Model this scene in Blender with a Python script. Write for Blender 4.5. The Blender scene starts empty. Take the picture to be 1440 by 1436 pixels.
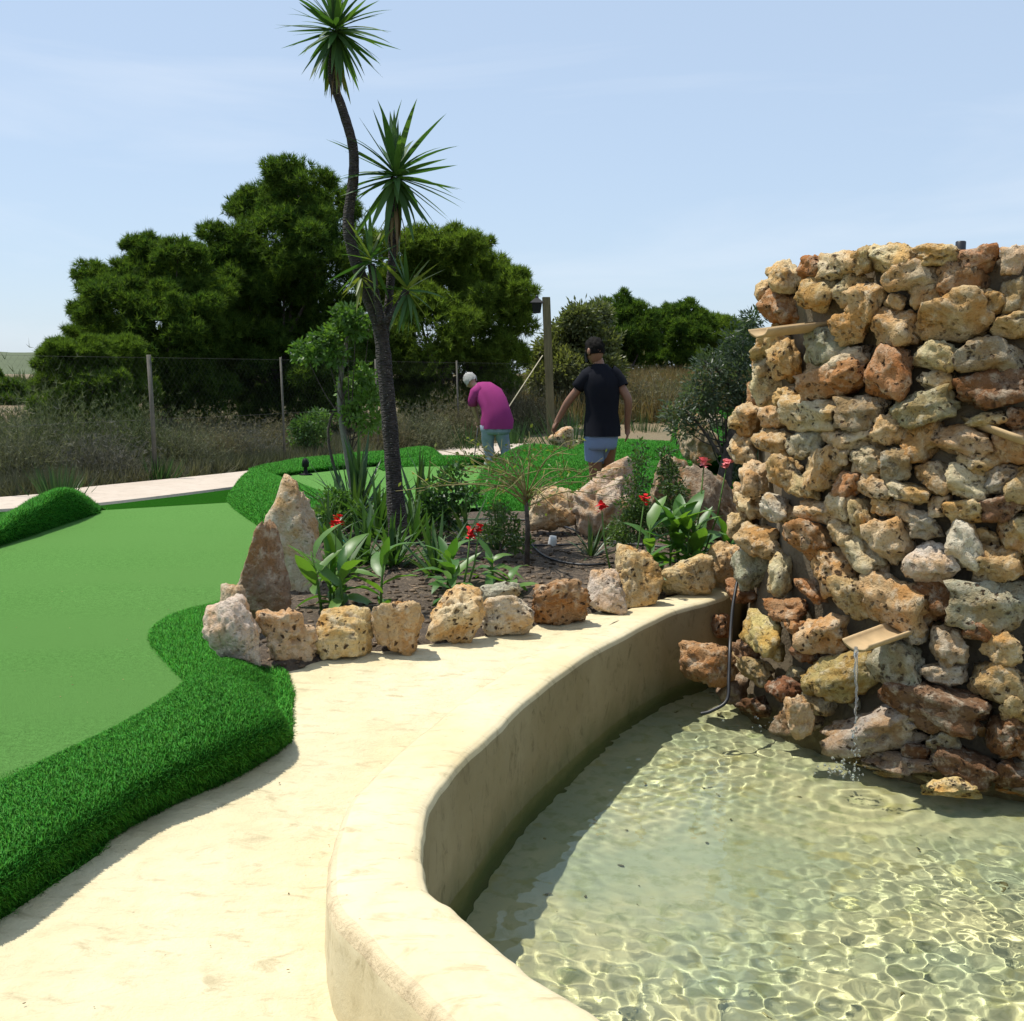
import bpy, bmesh, math, random
import numpy as np
from mathutils import Vector, Matrix, Quaternion, noise

R = math.radians
C = bpy.context.scene.collection
scene = bpy.context.scene

# ------------------------------------------------------------------ camera
F, EYE, PITCH = 1544.0, 1.6, R(7.12)
cam_d = bpy.data.cameras.new('camera')
cam = bpy.data.objects.new('camera', cam_d); C.objects.link(cam)
cam.location = (0, 0, EYE); cam.rotation_euler = (R(90) - PITCH, 0, 0)
cam_d.sensor_width = 36; cam_d.lens = 36 * F / 1440
cam_d.clip_start = 0.05; cam_d.clip_end = 12000
scene.camera = cam

# ------------------------------------------------------------------ light
SUN_AZ, SUN_EL = R(-68), R(68)          # azimuth from +Y (straight ahead), negative = to the left
sdir = Vector((math.sin(SUN_AZ) * math.cos(SUN_EL), math.cos(SUN_AZ) * math.cos(SUN_EL), math.sin(SUN_EL)))
world = bpy.data.worlds.new('World'); scene.world = world; world.use_nodes = True
wn = world.node_tree; wn.nodes.clear()
sky = wn.nodes.new('ShaderNodeTexSky'); sky.sky_type = 'NISHITA'; sky.sun_disc = False
sky.sun_elevation = SUN_EL; sky.sun_rotation = SUN_AZ
sky.altitude = 0; sky.air_density = 1.0; sky.dust_density = 0.6; sky.ozone_density = 2.5
bg = wn.nodes.new('ShaderNodeBackground'); bg.inputs['Strength'].default_value = 0.12
wo = wn.nodes.new('ShaderNodeOutputWorld')
veil = wn.nodes.new('ShaderNodeMix'); veil.data_type = 'RGBA'; veil.inputs[0].default_value = .6; veil.inputs[7].default_value = (5.3, 6.5, 8.1, 1)   # thin even high haze
tc = wn.nodes.new('ShaderNodeTexCoord'); mp_ = wn.nodes.new('ShaderNodeMapping'); mp_.inputs['Scale'].default_value = (1.1, 2.6, 7); mp_.inputs['Rotation'].default_value = (.25, .1, .5)
nz_ = wn.nodes.new('ShaderNodeTexNoise'); nz_.inputs['Scale'].default_value = 1.7; nz_.inputs['Detail'].default_value = 6; nz_.inputs['Roughness'].default_value = .55; nz_.inputs['Distortion'].default_value = .5
rp_ = wn.nodes.new('ShaderNodeValToRGB'); rp_.color_ramp.elements[0].position = .5; rp_.color_ramp.elements[1].position = .82; rp_.color_ramp.elements[1].color = (.34, .34, .34, 1)
ci_ = wn.nodes.new('ShaderNodeMix'); ci_.data_type = 'RGBA'; ci_.inputs[7].default_value = (7.4, 7.8, 8.4, 1)      # thin streaks of cirrus
for a_, b_ in ((tc.outputs['Generated'], mp_.inputs[0]), (mp_.outputs[0], nz_.inputs[0]), (nz_.outputs[0], rp_.inputs[0]), (rp_.outputs[0], ci_.inputs[0]), (veil.outputs[2], ci_.inputs[6])): wn.links.new(a_, b_)
wn.links.new(sky.outputs[0], veil.inputs[6]); wn.links.new(ci_.outputs[2], bg.inputs[0]); wn.links.new(bg.outputs[0], wo.inputs[0])
sun_d = bpy.data.lights.new('sun', 'SUN'); sun_d.energy = 5.0; sun_d.angle = R(0.55); sun_d.color = (1, .95, .86)
try: sun_d.cycles.is_caustics_light = True
except Exception: pass
sun = bpy.data.objects.new('sun', sun_d); C.objects.link(sun)
sun.rotation_euler = sdir.to_track_quat('Z', 'Y').to_euler(); sun.location = (-5, 8, 12)

vs = scene.view_settings
scene.display_settings.display_device = 'sRGB'
vs.view_transform = 'Standard'; vs.look = 'None'; vs.gamma = 1; vs.exposure = 0.08
try: vs.use_curve_mapping = False
except Exception: pass
cy = scene.cycles
cy.use_denoising = True
try: cy.denoiser = 'OPENIMAGEDENOISE'
except Exception: pass
cy.max_bounces = 8; cy.diffuse_bounces = 3; cy.glossy_bounces = 3; cy.transmission_bounces = 6; cy.transparent_max_bounces = 8
cy.sample_clamp_indirect = 6.0
cy.caustics_reflective = False; cy.caustics_refractive = True
cy.use_adaptive_sampling = True; cy.adaptive_threshold = 0.015

# ------------------------------------------------------------------ helpers
FW = Vector((0, math.cos(PITCH), -math.sin(PITCH))); UP = Vector((0, math.sin(PITCH), math.cos(PITCH)))
def ray(px, py): return FW + Vector((1, 0, 0)) * ((px - 720) / F) + UP * ((718 - py) / F)
def at(px, py, z):                       # the place on the level z that the photograph shows there
    d = ray(px, py); return Vector((0, 0, EYE)) + d * ((z - EYE) / d.z)
def atd(px, py, y):                      # the place at the distance y
    d = ray(px, py); return Vector((0, 0, EYE)) + d * (y / d.y)

def tag(o, label=None, cat=None, group=None, kind=None):
    if label: o['label'] = label
    if cat: o['category'] = cat
    if group: o['group'] = group
    if kind: o['kind'] = kind
    return o
def link(name, mesh, parent=None, M=None):
    o = bpy.data.objects.new(name, mesh); C.objects.link(o)
    if parent is not None: o.parent = parent
    if M is not None: o.matrix_basis = M
    return o
def empty(name, loc, label, cat, group=None):
    o = bpy.data.objects.new(name, None); C.objects.link(o); o.location = loc; o.empty_display_size = .1
    return tag(o, label, cat, group)
def np_mesh(name, V, faces, mat=None, smooth=True, col=None):
    """faces: list of integer arrays, one per polygon size"""
    V = np.asarray(V, np.float32); me = bpy.data.meshes.new(name)
    if isinstance(faces, np.ndarray): faces = [faces]
    faces = [np.asarray(f, np.int32) for f in faces if len(f)]
    me.vertices.add(len(V)); me.vertices.foreach_set('co', V.ravel())
    idx = np.concatenate([f.ravel() for f in faces]); tot = np.concatenate([np.full(len(f), f.shape[1], np.int32) for f in faces])
    st = np.concatenate([[0], np.cumsum(tot)[:-1]]).astype(np.int32)
    me.loops.add(len(idx)); me.loops.foreach_set('vertex_index', idx)
    me.polygons.add(len(tot)); me.polygons.foreach_set('loop_start', st); me.polygons.foreach_set('loop_total', tot)
    me.polygons.foreach_set('use_smooth', np.full(len(tot), smooth, bool))
    if col is not None:
        a = me.color_attributes.new('tint', 'FLOAT_COLOR', 'POINT')
        c = np.ones((len(V), 4), np.float32); c[:, :3] = col; a.data.foreach_set('color', c.ravel())
    me.update(calc_edges=True)
    if mat: me.materials.append(mat)
    return me
def bm_mesh(name, bm, mat, smooth=True):
    me = bpy.data.meshes.new(name); bm.to_mesh(me); bm.free()
    for p in me.polygons: p.use_smooth = smooth
    if mat: me.materials.append(mat)
    return me
def catmull(P, n, closed=False):
    P = [np.array(p, float) for p in P]; m = len(P); out = []
    if closed: ts = np.linspace(0, m, n, endpoint=False)
    else: ts = np.linspace(0, m - 1, n)
    for t in ts:
        i = int(math.floor(t)); 
        if not closed: i = min(i, m - 2)
        u = t - i
        g = (lambda k: P[k % m]) if closed else (lambda k: P[min(max(k, 0), m - 1)] if 0 <= k < m else (2 * P[0] - P[1] if k < 0 else 2 * P[-1] - P[-2]))
        a, b, c, d = g(i - 1), g(i), g(i + 1), g(i + 2)
        out.append(.5 * ((2 * b) + (c - a) * u + (2 * a - 5 * b + 4 * c - d) * u * u + (3 * b - a - 3 * c + d) * u ** 3))
    return np.array(out)
def in_poly(pts, poly):
    x, y = pts[:, 0], pts[:, 1]; inside = np.zeros(len(pts), bool); n = len(poly)
    for i in range(n):
        x1, y1 = poly[i][0], poly[i][1]; x2, y2 = poly[(i + 1) % n][0], poly[(i + 1) % n][1]
        c = ((y1 > y) != (y2 > y)); 
        with np.errstate(divide='ignore', invalid='ignore'):
            inside ^= c & (x < (x2 - x1) * (y - y1) / (y2 - y1 + 1e-12) + x1)
    return inside
def vnoise(P, scale, seed=0, octv=3):
    o = Vector((seed * 13.7, seed * 7.1, seed * 3.3))
    return np.array([noise.fractal(Vector(p) * scale + o, 1.0, 2.0, octv) for p in P])
def sinnoise(X, Y, scale, seed, k=7):
    """cheap smooth noise over big arrays: a sum of plane waves"""
    r = np.random.RandomState(seed); out = np.zeros_like(X)
    for i in range(k):
        a = r.uniform(0, 2 * math.pi); f = scale * r.uniform(.5, 1.9); out += np.sin((X * math.cos(a) + Y * math.sin(a)) * f + r.uniform(0, 6.28)) / k ** .5
    return out * .7
def grid_mesh(name, xs, ys, zf, mat, poly=None, smooth=True):
    X, Y = np.meshgrid(xs, ys); Z = zf(X, Y); V = np.stack([X.ravel(), Y.ravel(), Z.ravel()], 1)
    nx, ny = len(xs), len(ys); i = np.arange(nx * ny).reshape(ny, nx)
    q = np.stack([i[:-1, :-1].ravel(), i[:-1, 1:].ravel(), i[1:, 1:].ravel(), i[1:, :-1].ravel()], 1)
    if poly is not None:
        q = q[in_poly(V[q].mean(1)[:, :2], poly)]
        used = np.unique(q); re = np.full(len(V), -1); re[used] = np.arange(len(used)); V = V[used]; q = re[q]
    return np_mesh(name, V, q, mat, smooth)
def sheet_mesh(name, pts, mat):          # flat outline, filled
    bm = bmesh.new(); f = bm.faces.new([bm.verts.new(p) for p in pts])
    if f.normal.z < 0 or True:
        bm.normal_update()
        if f.normal.z < 0: f.normal_flip()
    bmesh.ops.triangulate(bm, faces=[f]); return bm_mesh(name, bm, mat, False)
def loft(rings, cap=True):
    """rings: list of (n,3) arrays -> V, [quads, caps]"""
    n = len(rings[0]); m = len(rings); V = np.concatenate(rings); i = np.arange(n * m).reshape(m, n); j = np.roll(i, -1, 1)
    q = np.stack([i[:-1].ravel(), j[:-1].ravel(), j[1:].ravel(), i[1:].ravel()], 1)
    fs = [q]
    if cap: fs.append(np.array([i[0][::-1], i[-1]]))
    return V, fs
def tube(P, rad, n=8, cap=True):
    P = np.asarray(P, float); m = len(P); rad = np.broadcast_to(np.asarray(rad, float), (m,))
    T = np.gradient(P, axis=0); T /= np.linalg.norm(T, axis=1)[:, None] + 1e-9
    up = np.array([0.02, .03, 1.0]); rings = []; a = np.linspace(0, 2 * math.pi, n, endpoint=False)
    ref = np.cross(T[0], up); 
    if np.linalg.norm(ref) < 1e-3: ref = np.array([1., 0, 0])
    for k in range(m):
        ref = ref - T[k] * ref.dot(T[k]); ref /= np.linalg.norm(ref) + 1e-9; b = np.cross(T[k], ref)
        rings.append(P[k] + rad[k] * (np.cos(a)[:, None] * ref + np.sin(a)[:, None] * b))
    return loft(rings, cap)
def join(parts):
    """list of (V, faces-list) -> one (V, faces-list)"""
    Vs, by, off = [], {}, 0
    for V, fs in parts:
        for f in fs:
            f = np.asarray(f)
            if len(f): by.setdefault(f.shape[1], []).append(f + off)
        Vs.append(V); off += len(V)
    return np.concatenate(Vs), [np.concatenate(v) for v in by.values()]

# ------------------------------------------------------------------ materials
class M_:
    def __init__(s, name, rough=.8):
        s.m = bpy.data.materials.new(name); s.m.use_nodes = True; s.t = s.m.node_tree; s.t.nodes.clear()
        s.out = s.t.nodes.new('ShaderNodeOutputMaterial'); s.b = s.n('BsdfPrincipled', Roughness=rough)
        s.t.links.new(s.b.outputs[0], s.out.inputs[0])
    def n(s, typ, _p=None, **inp):
        nd = s.t.nodes.new('ShaderNode' + typ)
        for k, v in (_p or {}).items(): setattr(nd, k, v)
        for k, v in inp.items(): s.set(nd, k.replace('_', ' '), v)
        return nd
    def set(s, nd, k, v):
        sk = nd.inputs[int(k)] if k.isdigit() else nd.inputs[k]
        if hasattr(v, 'outputs'): v = v.outputs[0]
        if isinstance(v, bpy.types.NodeSocket): s.t.links.new(v, sk)
        else:
            if isinstance(v, tuple) and len(v) == 3 and sk.type == 'RGBA': v = v + (1,)
            sk.default_value = v
    def pos(s): return s.n('NewGeometry').outputs['Position']
    def noise(s, scale, detail=4, rough=.55, vec=None, dist=0):
        return s.n('TexNoise', Vector=vec if vec is not None else s.pos(), Scale=scale, Detail=detail, Roughness=rough, Distortion=dist).outputs['Fac']
    def ramp(s, fac, *stops):
        nd = s.n('ValToRGB'); s.set(nd, 'Fac', fac); e = nd.color_ramp.elements
        while len(e) < len(stops): e.new(.5)
        for k, (p, c) in enumerate(stops):
            e[k].position = p
            if not isinstance(c, tuple): c = (c, c, c)
            e[k].color = c + (1,) if len(c) == 3 else c
        return nd.outputs['Color']
    def mix(s, fac, a, b, mode='MIX'):
        nd = s.t.nodes.new('ShaderNodeMix'); nd.data_type = 'RGBA'; nd.blend_type = mode; nd.clamp_factor = True
        for k, v in ((0, fac), (6, a), (7, b)):
            if isinstance(v, bpy.types.NodeSocket): s.t.links.new(v, nd.inputs[k])
            else: nd.inputs[k].default_value = (v + (1,) if isinstance(v, tuple) and len(v) == 3 else v)
        return nd.outputs[2]
    def math(s, op, a, b=0.5):
        nd = s.n('Math', {'operation': op}); s.set(nd, '0', a); s.set(nd, '1', b); return nd.outputs[0]
    def bump(s, h, strength=.5, dist=.01, prev=None):
        nd = s.n('Bump', Strength=strength, Distance=dist, Height=h)
        if prev is not None: s.set(nd, 'Normal', prev)
        return nd.outputs[0]
    def col(s, v): s.set(s.b, 'Base Color', v)
    def nrm(s, v): s.set(s.b, 'Normal', v)

def mat_plain(name, c, rough=.6, metallic=0, var=.15, sc=8):
    k = M_(name, rough); k.b.inputs['Metallic'].default_value = metallic; k.b.inputs['Specular IOR Level'].default_value = .5 if rough < .6 else .12
    k.col(k.mix(k.noise(sc), tuple(x * (1 - var) for x in c), tuple(min(1, x * (1 + var)) for x in c))); return k.m

def mat_leafy(name, transl=.35, rough=.5, gloss=.3):
    """leaf colour from the mesh's own tint, light shining through"""
    k = M_(name, rough); a = k.n('Attribute', {'attribute_name': 'tint'}); k.col(a.outputs['Color'])
    k.b.inputs['Specular IOR Level'].default_value = gloss
    t = k.n('BsdfTranslucent'); k.set(t, 'Color', k.mix(1.0, a.outputs['Color'], (1.5, 1.6, .7), 'MULTIPLY'))
    mx = k.n('MixShader'); mx.inputs[0].default_value = transl
    k.t.links.new(k.b.outputs[0], mx.inputs[1]); k.t.links.new(t.outputs[0], mx.inputs[2]); k.t.links.new(mx.outputs[0], k.out.inputs[0])
    return k.m

def mat_pile(name):
    """turf pile: each blade takes and passes on as much light, so the pile shades like the surface it stands on"""
    k = M_(name, .55); a = k.n('Attribute', {'attribute_name': 'tint'}); k.col(a.outputs['Color']); k.b.inputs['Specular IOR Level'].default_value = .12
    t = k.n('BsdfTranslucent'); k.set(t, 'Color', a.outputs['Color']); mx = k.n('MixShader'); mx.inputs[0].default_value = .5
    k.t.links.new(k.b.outputs[0], mx.inputs[1]); k.t.links.new(t.outputs[0], mx.inputs[2]); k.t.links.new(mx.outputs[0], k.out.inputs[0]); return k.m

def mat_leafcol(name, c1, c2, transl=.3, rough=.4, scale=6):
    """leaf colour by object: each leaf lies somewhere between two greens"""
    k = M_(name, rough); oi = k.n('ObjectInfo')
    c = k.mix(oi.outputs['Random'], c1, c2); n = k.noise(scale, 3); c = k.mix(k.ramp(n, (.35, 0.), (.75, .5)), c, tuple(x * .6 for x in c1)); k.col(c)
    t = k.n('BsdfTranslucent'); k.set(t, 'Color', k.mix(1.0, c, (1.6, 1.7, .6), 'MULTIPLY'))
    mx = k.n('MixShader'); mx.inputs[0].default_value = transl
    k.t.links.new(k.b.outputs[0], mx.inputs[1]); k.t.links.new(t.outputs[0], mx.inputs[2]); k.t.links.new(mx.outputs[0], k.out.inputs[0])
    return k.m

def mat_rock(name, pits=.5):
    k = M_(name, .92); oi = k.n('ObjectInfo'); base = oi.outputs['Color']; p = k.pos()
    n1 = k.noise(5, 6, .6, p); n2 = k.noise(16, 7, .65, p); n3 = k.noise(60, 5, .7, p)
    rust = k.mix(1.0, base, (.90, .67, .43), 'MULTIPLY'); pale = k.mix(.6, base, (.72, .63, .47))
    c = k.mix(k.ramp(n1, (.42, 0.), (.60, 1.)), base, rust)
    c = k.mix(k.ramp(n2, (.50, 0.), (.66, .85)), c, pale)
    c = k.mix(k.ramp(n3, (.30, .65), (.48, 0.)), c, k.mix(1.0, base, (.42, .30, .22), 'MULTIPLY'))
    dv = k.n('VectorMath', {'operation': 'ADD'}); nz = k.n('TexNoise', Vector=p, Scale=30.0, Detail=4.0)
    sc = k.n('VectorMath', {'operation': 'SCALE'}); k.set(sc, '0', nz.outputs['Color']); sc.inputs['Scale'].default_value = .06
    k.set(dv, '0', p); k.set(dv, '1', sc.outputs[0])
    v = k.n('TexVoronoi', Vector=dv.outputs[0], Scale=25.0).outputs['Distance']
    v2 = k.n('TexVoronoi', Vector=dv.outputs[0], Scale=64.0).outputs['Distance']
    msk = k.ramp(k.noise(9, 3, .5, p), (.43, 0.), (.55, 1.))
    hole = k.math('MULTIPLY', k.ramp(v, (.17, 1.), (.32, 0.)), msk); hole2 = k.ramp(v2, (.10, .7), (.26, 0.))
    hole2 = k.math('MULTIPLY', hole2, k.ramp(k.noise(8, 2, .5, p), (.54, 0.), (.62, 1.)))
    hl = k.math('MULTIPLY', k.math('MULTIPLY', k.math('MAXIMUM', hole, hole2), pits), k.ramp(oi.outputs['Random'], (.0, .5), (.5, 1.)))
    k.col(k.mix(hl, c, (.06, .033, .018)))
    h = k.math('ADD', k.math('MULTIPLY', n2, .8), k.math('MULTIPLY', n3, .55)); h = k.math('SUBTRACT', h, k.math('MULTIPLY', hl, .9))
    k.b.inputs['Specular IOR Level'].default_value = .2; k.nrm(k.bump(h, 1.0, .032)); return k.m

def mat_concrete(name, c, warm, bumpd=.006, cracks=True, wet=None):
    k = M_(name, .88); p = k.pos(); n1 = k.noise(1.6, 5, .6, p); n2 = k.noise(9, 7, .65, p); n3 = k.noise(70, 4, .6, p)
    col = k.mix(k.ramp(n1, (.35, 0.), (.68, 1.)), c, warm)
    col = k.mix(k.ramp(n2, (.52, 0.), (.72, .6)), col, tuple(x * .86 for x in warm))
    mp = k.n('Mapping', Vector=p); mp.inputs['Scale'].default_value = (1.3, 3.2, 2); mp.inputs['Rotation'].default_value = (0, 0, .25)
    st = k.noise(5, 6, .7, mp.outputs[0], .6)
    col = k.mix(k.ramp(st, (.54, 0.), (.68, .85)), col, tuple(x * .70 for x in warm))
    spk = k.n('TexVoronoi', Vector=p, Scale=26.0).outputs['Distance']; sm = k.ramp(k.noise(2.3, 2, .5, p), (.5, 0.), (.62, 1.))
    sp = k.math('MULTIPLY', k.math('MULTIPLY', k.ramp(spk, (.03, .7), (.10, 0.)), sm), k.ramp(n2, (.5, 0.), (.56, 1.)))
    col = k.mix(sp, col, (.25, .17, .08))
    h = k.math('ADD', k.math('MULTIPLY', n2, .7), k.math('MULTIPLY', n3, .25)); h = k.math('ADD', h, k.math('MULTIPLY', st, .9)); h = k.math('SUBTRACT', h, sp)
    if cracks:
        dw = k.n('VectorMath', {'operation': 'ADD'}); nz = k.n('TexNoise', Vector=p, Scale=2.5, Detail=5.0)
        k.set(dw, '0', p); k.set(dw, '1', nz.outputs['Color'])
        cr = k.n('TexVoronoi', {'feature': 'DISTANCE_TO_EDGE'}, Vector=dw.outputs[0], Scale=.9).outputs['Distance']
        crm = k.math('MULTIPLY', k.ramp(cr, (.0, 1.), (.0035, 0.)), k.ramp(k.noise(1.4, 2, .5, p), (.63, 0.), (.67, 1.)))
        col = k.mix(k.math('MULTIPLY', crm, .5), col, (.3, .2, .1)); h = k.math('SUBTRACT', h, crm)
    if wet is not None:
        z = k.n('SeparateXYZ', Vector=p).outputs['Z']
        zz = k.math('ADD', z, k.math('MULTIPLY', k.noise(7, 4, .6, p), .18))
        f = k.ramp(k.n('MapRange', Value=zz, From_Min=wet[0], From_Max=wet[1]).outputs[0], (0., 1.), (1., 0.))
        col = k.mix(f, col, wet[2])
    k.col(col); k.nrm(k.bump(h, .55, bumpd)); return k.m
# ================================================================== the setting
rng = np.random.RandomState(5); random.seed(5)

def pz(x, y):                             # level of the walkway: falls towards the camera
    s = np.clip((5.4 - y) / 3.2, 0, 1.25); return .2 - .33 * s ** 1.3 + 0 * x
def atp(px, py):                          # a point of the photograph on the walkway
    z = .2
    for _ in range(12): p = at(px, py, z); z = float(pz(p.x, p.y))
    return at(px, py, z)

# pool outline (inner lip of the wall), from its far end round the near side and on behind the stone tower
lip_px = [(1020, 838), (940, 862), (850, 906), (760, 970), (700, 1022), (640, 1082), (606, 1135), (594, 1190), (606, 1240), (648, 1282), (720, 1342), (800, 1396), (880, 1442)]
lip = [at(a, b, .2).to_2d()[:] for a, b in lip_px]
lip += [(.40, 2.10), (.60, 2.01), (.85, 1.93), (1.25, 1.81), (1.7, 1.72), (2.8, 1.75), (3.9, 2.3), (4.75, 3.5), (5.05, 5.2), (4.7, 6.9), (3.7, 8.0), (2.5, 8.15), (1.7, 7.6)]
lip = catmull(lip, 260, True)
dl = np.roll(lip, -1, 0) - np.roll(lip, 1, 0); dl /= np.linalg.norm(dl, axis=1)[:, None]
nl = np.stack([dl[:, 1], -dl[:, 0]], 1)
if ((lip + nl * .1 - lip.mean(0)) ** 2).sum() < ((lip - lip.mean(0)) ** 2).sum(): nl = -nl
WATER, FLOOR = -.27, -.56

m_render = mat_concrete('cream_render', (.635, .56, .37), (.585, .48, .27), .006, False)
m_seam = mat_concrete('rough_edge', (.63, .52, .33), (.54, .42, .25), .03, False)  # slightly darker, coarser render in a strip along the wall's outer edge
m_inner = mat_concrete('stained_shaded_render', (.36, .29, .165), (.27, .21, .105), .006, False, wet=(-.34, -.02, (.055, .085, .022)))  # darker brown paints in the inner face's shade; green waterline band is staining
m_path = mat_concrete('cream_walkway', (.64, .57, .375), (.585, .49, .285), .03, False)
m_back = mat_concrete('pale_footpath', (.52, .44, .36), (.47, .39, .31), .004, False)

def pool_wall():
    prof = [(0, -.75), (0, -.2), (0, .13), (.002, .168), (.011, .190), (.03, .1995), (.07, .2035), (.13, .2045), (.20, .2035), (.245, .199), (.268, .187), (.281, .155), (.29, -.05), (.30, -.3)]
    n = len(lip); rings = []
    dense = []
    for a, b in zip(prof[:-1], prof[1:]):
        k = 7 if abs(a[1] - b[1]) > .2 else 3
        dense += [(a[0] + (b[0] - a[0]) * j / k, a[1] + (b[1] - a[1]) * j / k) for j in range(k)]
    dense.append(prof[-1])
    ss = np.linspace(0, 60, n, endpoint=False)
    for o, z in dense:
        w = .006 * np.sin(ss * 1.05 + z * 2) + .0025 * np.sin(ss * 2.3 + 1 + z * 5) + .0012 * np.sin(ss * 6.1 + o * 12)
        P = lip + nl * (o + w)[:, None]
        zz = z + (.004 * np.sin(ss * 1.3 + o * 5) + .0012 * np.sin(ss * 4.1 + o * 14)) * (z > 0)
        rings.append(np.concatenate([P, zz[:, None]], 1))
    V, fs = loft(rings, False)
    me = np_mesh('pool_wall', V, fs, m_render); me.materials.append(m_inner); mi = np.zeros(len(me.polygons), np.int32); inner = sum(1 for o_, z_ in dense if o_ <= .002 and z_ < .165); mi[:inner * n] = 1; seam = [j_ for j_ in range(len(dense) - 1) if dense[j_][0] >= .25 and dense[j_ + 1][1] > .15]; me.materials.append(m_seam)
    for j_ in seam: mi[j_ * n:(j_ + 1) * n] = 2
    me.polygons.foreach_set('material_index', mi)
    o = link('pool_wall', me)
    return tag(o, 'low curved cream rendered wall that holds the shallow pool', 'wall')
pw = pool_wall()

# pool floor: cream render with algae and silt
k = M_('pool_floor', .9); p = k.pos()
c = k.mix(k.ramp(k.noise(1.5, 5, .6, p), (.38, 0.), (.60, 1.)), (.68, .58, .37), (.46, .46, .33))
c = k.mix(k.ramp(k.noise(9, 6, .65, p), (.5, 0.), (.68, .8)), c, (.30, .31, .16))
c = k.mix(k.ramp(k.noise(4.5, 4, .6, p), (.58, 0.), (.70, .7)), c, (.58, .47, .22))
k.col(c); m_floor = k.m
fl = link('pool_floor', grid_mesh('pool_floor', np.arange(-.6, 5.3, .06), np.arange(1.4, 8.4, .06), lambda X, Y: FLOOR + .012 * sinnoise(X, Y, 5, 3), m_floor, lip + nl * .12))
tag(fl, kind='structure')

# water: one rippled sheet
def water_z(X, Y):
    r = np.random.RandomState(11); Z = np.zeros_like(X)
    damp = .35 + .65 / (1 + np.exp((Y - 4.6) * 2.2))
    dx = X + .05 * np.sin(Y * 3.1) ; dy = Y + .05 * np.sin(X * 2.7)
    for i in range(40):
        a = r.uniform(0, 2 * math.pi); L = math.exp(r.uniform(math.log(.045), math.log(.14))); kk = 2 * math.pi / L
        Z += L * .0052 * np.sin((dx * math.cos(a) + dy * math.sin(a)) * kk + r.uniform(0, 6.28)) * (.6 + .4 * np.sin(X * r.uniform(.6, 2) + Y * r.uniform(.6, 2) + r.uniform(0, 6)))
    Z *= damp * 1.25 * np.clip(.60 + 1.0 * sinnoise(X, Y, 1.9, 17), .10, 1.35)
    for (sx, sy), am in SPLASH:
        d = np.hypot(X - sx, Y - sy); Z += am * np.sin(d * 62) * np.exp(-d * 3.4) * np.clip(d * 12, 0, 1)
    return WATER + Z
sp1, sp2 = at(1186, 1090, WATER), at(1095, 1022, WATER)
SPLASH = [((sp1.x, sp1.y), .0021), ((sp2.x, sp2.y), .0016)]
k = M_('water'); k.t.nodes.remove(k.b)
g = k.n('BsdfGlass', Color=(.92, .985, .89), Roughness=0.0, IOR=1.333); k.t.links.new(g.outputs[0], k.out.inputs[0]); m_water = k.m
wa = link('water', grid_mesh('water', np.arange(-.5, 3.3, .0125), np.arange(1.6, 7.3, .0125), water_z, m_water, lip + nl * .08))
tag(wa, kind='structure')
try:
    wa.cycles.is_caustics_caster = True
    for o in (fl, pw): o.cycles.is_caustics_receiver = True
except Exception as e: print('caustics', e)

# terrain: one sheet to the horizon, with a pit under the pool
pit = lip + nl * .95
def ground_z(X, Y):
    z = .03 + .03 * sinnoise(X, Y, 1.1, 4) * (Y > 17) + .25 * np.clip((Y - 24) / 40, 0, 1) * sinnoise(X, Y, .09, 8)
    z += 1.05 * np.clip((Y - 19) / 22, 0, 1) ** 1.2 * np.clip((X + 4) / 6, 0, 1)
    z += .45 * np.clip((Y - 15.5) / 6, 0, 1) * np.clip((-3 - X) / 5, 0, 1)
    z -= 1.3 * np.clip((Y - 60) / 100, 0, 1)
    ins = in_poly(np.stack([X.ravel(), Y.ravel()], 1), pit * 1.0).reshape(X.shape)
    near = (X > -3) & (X < 6) & (Y < 9.5)
    return np.where(ins, -1.1, np.where(near, -.38, z))
def spread(a, b, step, far):
    inner = np.arange(a, b, step); g = [b]
    while g[-1] < far: g.append(g[-1] * 1.0 + max(step, (g[-1] - b) * .22 + step))
    gl = [a]
    while gl[-1] > -far: gl.append(gl[-1] - max(step, (a - gl[-1]) * .22 + step))
    return np.array(sorted(set(gl[1:] + list(inner) + g)))
k = M_('dry_earth', .95); p = k.pos()
c = k.mix(k.ramp(k.noise(.8, 6, .65, p), (.4, 0.), (.65, 1.)), (.22, .16, .09), (.17, .14, .075))
c = k.mix(k.ramp(k.noise(14, 5, .7, p), (.45, 0.), (.7, .8)), c, (.10, .075, .04)); k.col(c)
k.nrm(k.bump(k.noise(25, 6, .7, p), .8, .03)); m_earth = k.m
gr = link('ground', grid_mesh('ground', spread(-16, 16, .5, 4000), spread(-3, 46, .5, 5000), ground_z, m_earth)); tag(gr, kind='structure')

# far ridge on the horizon
def hills():
    xs = np.linspace(-5200, 2600, 120); ys = np.linspace(3200, 5200, 10)
    def hz(X, Y):
        return -6 + np.sin(np.clip((Y - 3200) / 2000, 0, 1) * math.pi) * (70 + 38 * sinnoise(X, Y * 0, .0016, 21) + 12 * sinnoise(X, Y * 0, .009, 22)) * np.clip((-X - 200) / 1200, .05, 1)
    o = link('hills', grid_mesh('hills', xs, ys, hz, mat_plain('hill_scrub', (.10, .12, .07), .95, sc=.01))); tag(o, kind='structure')
hills()

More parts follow.
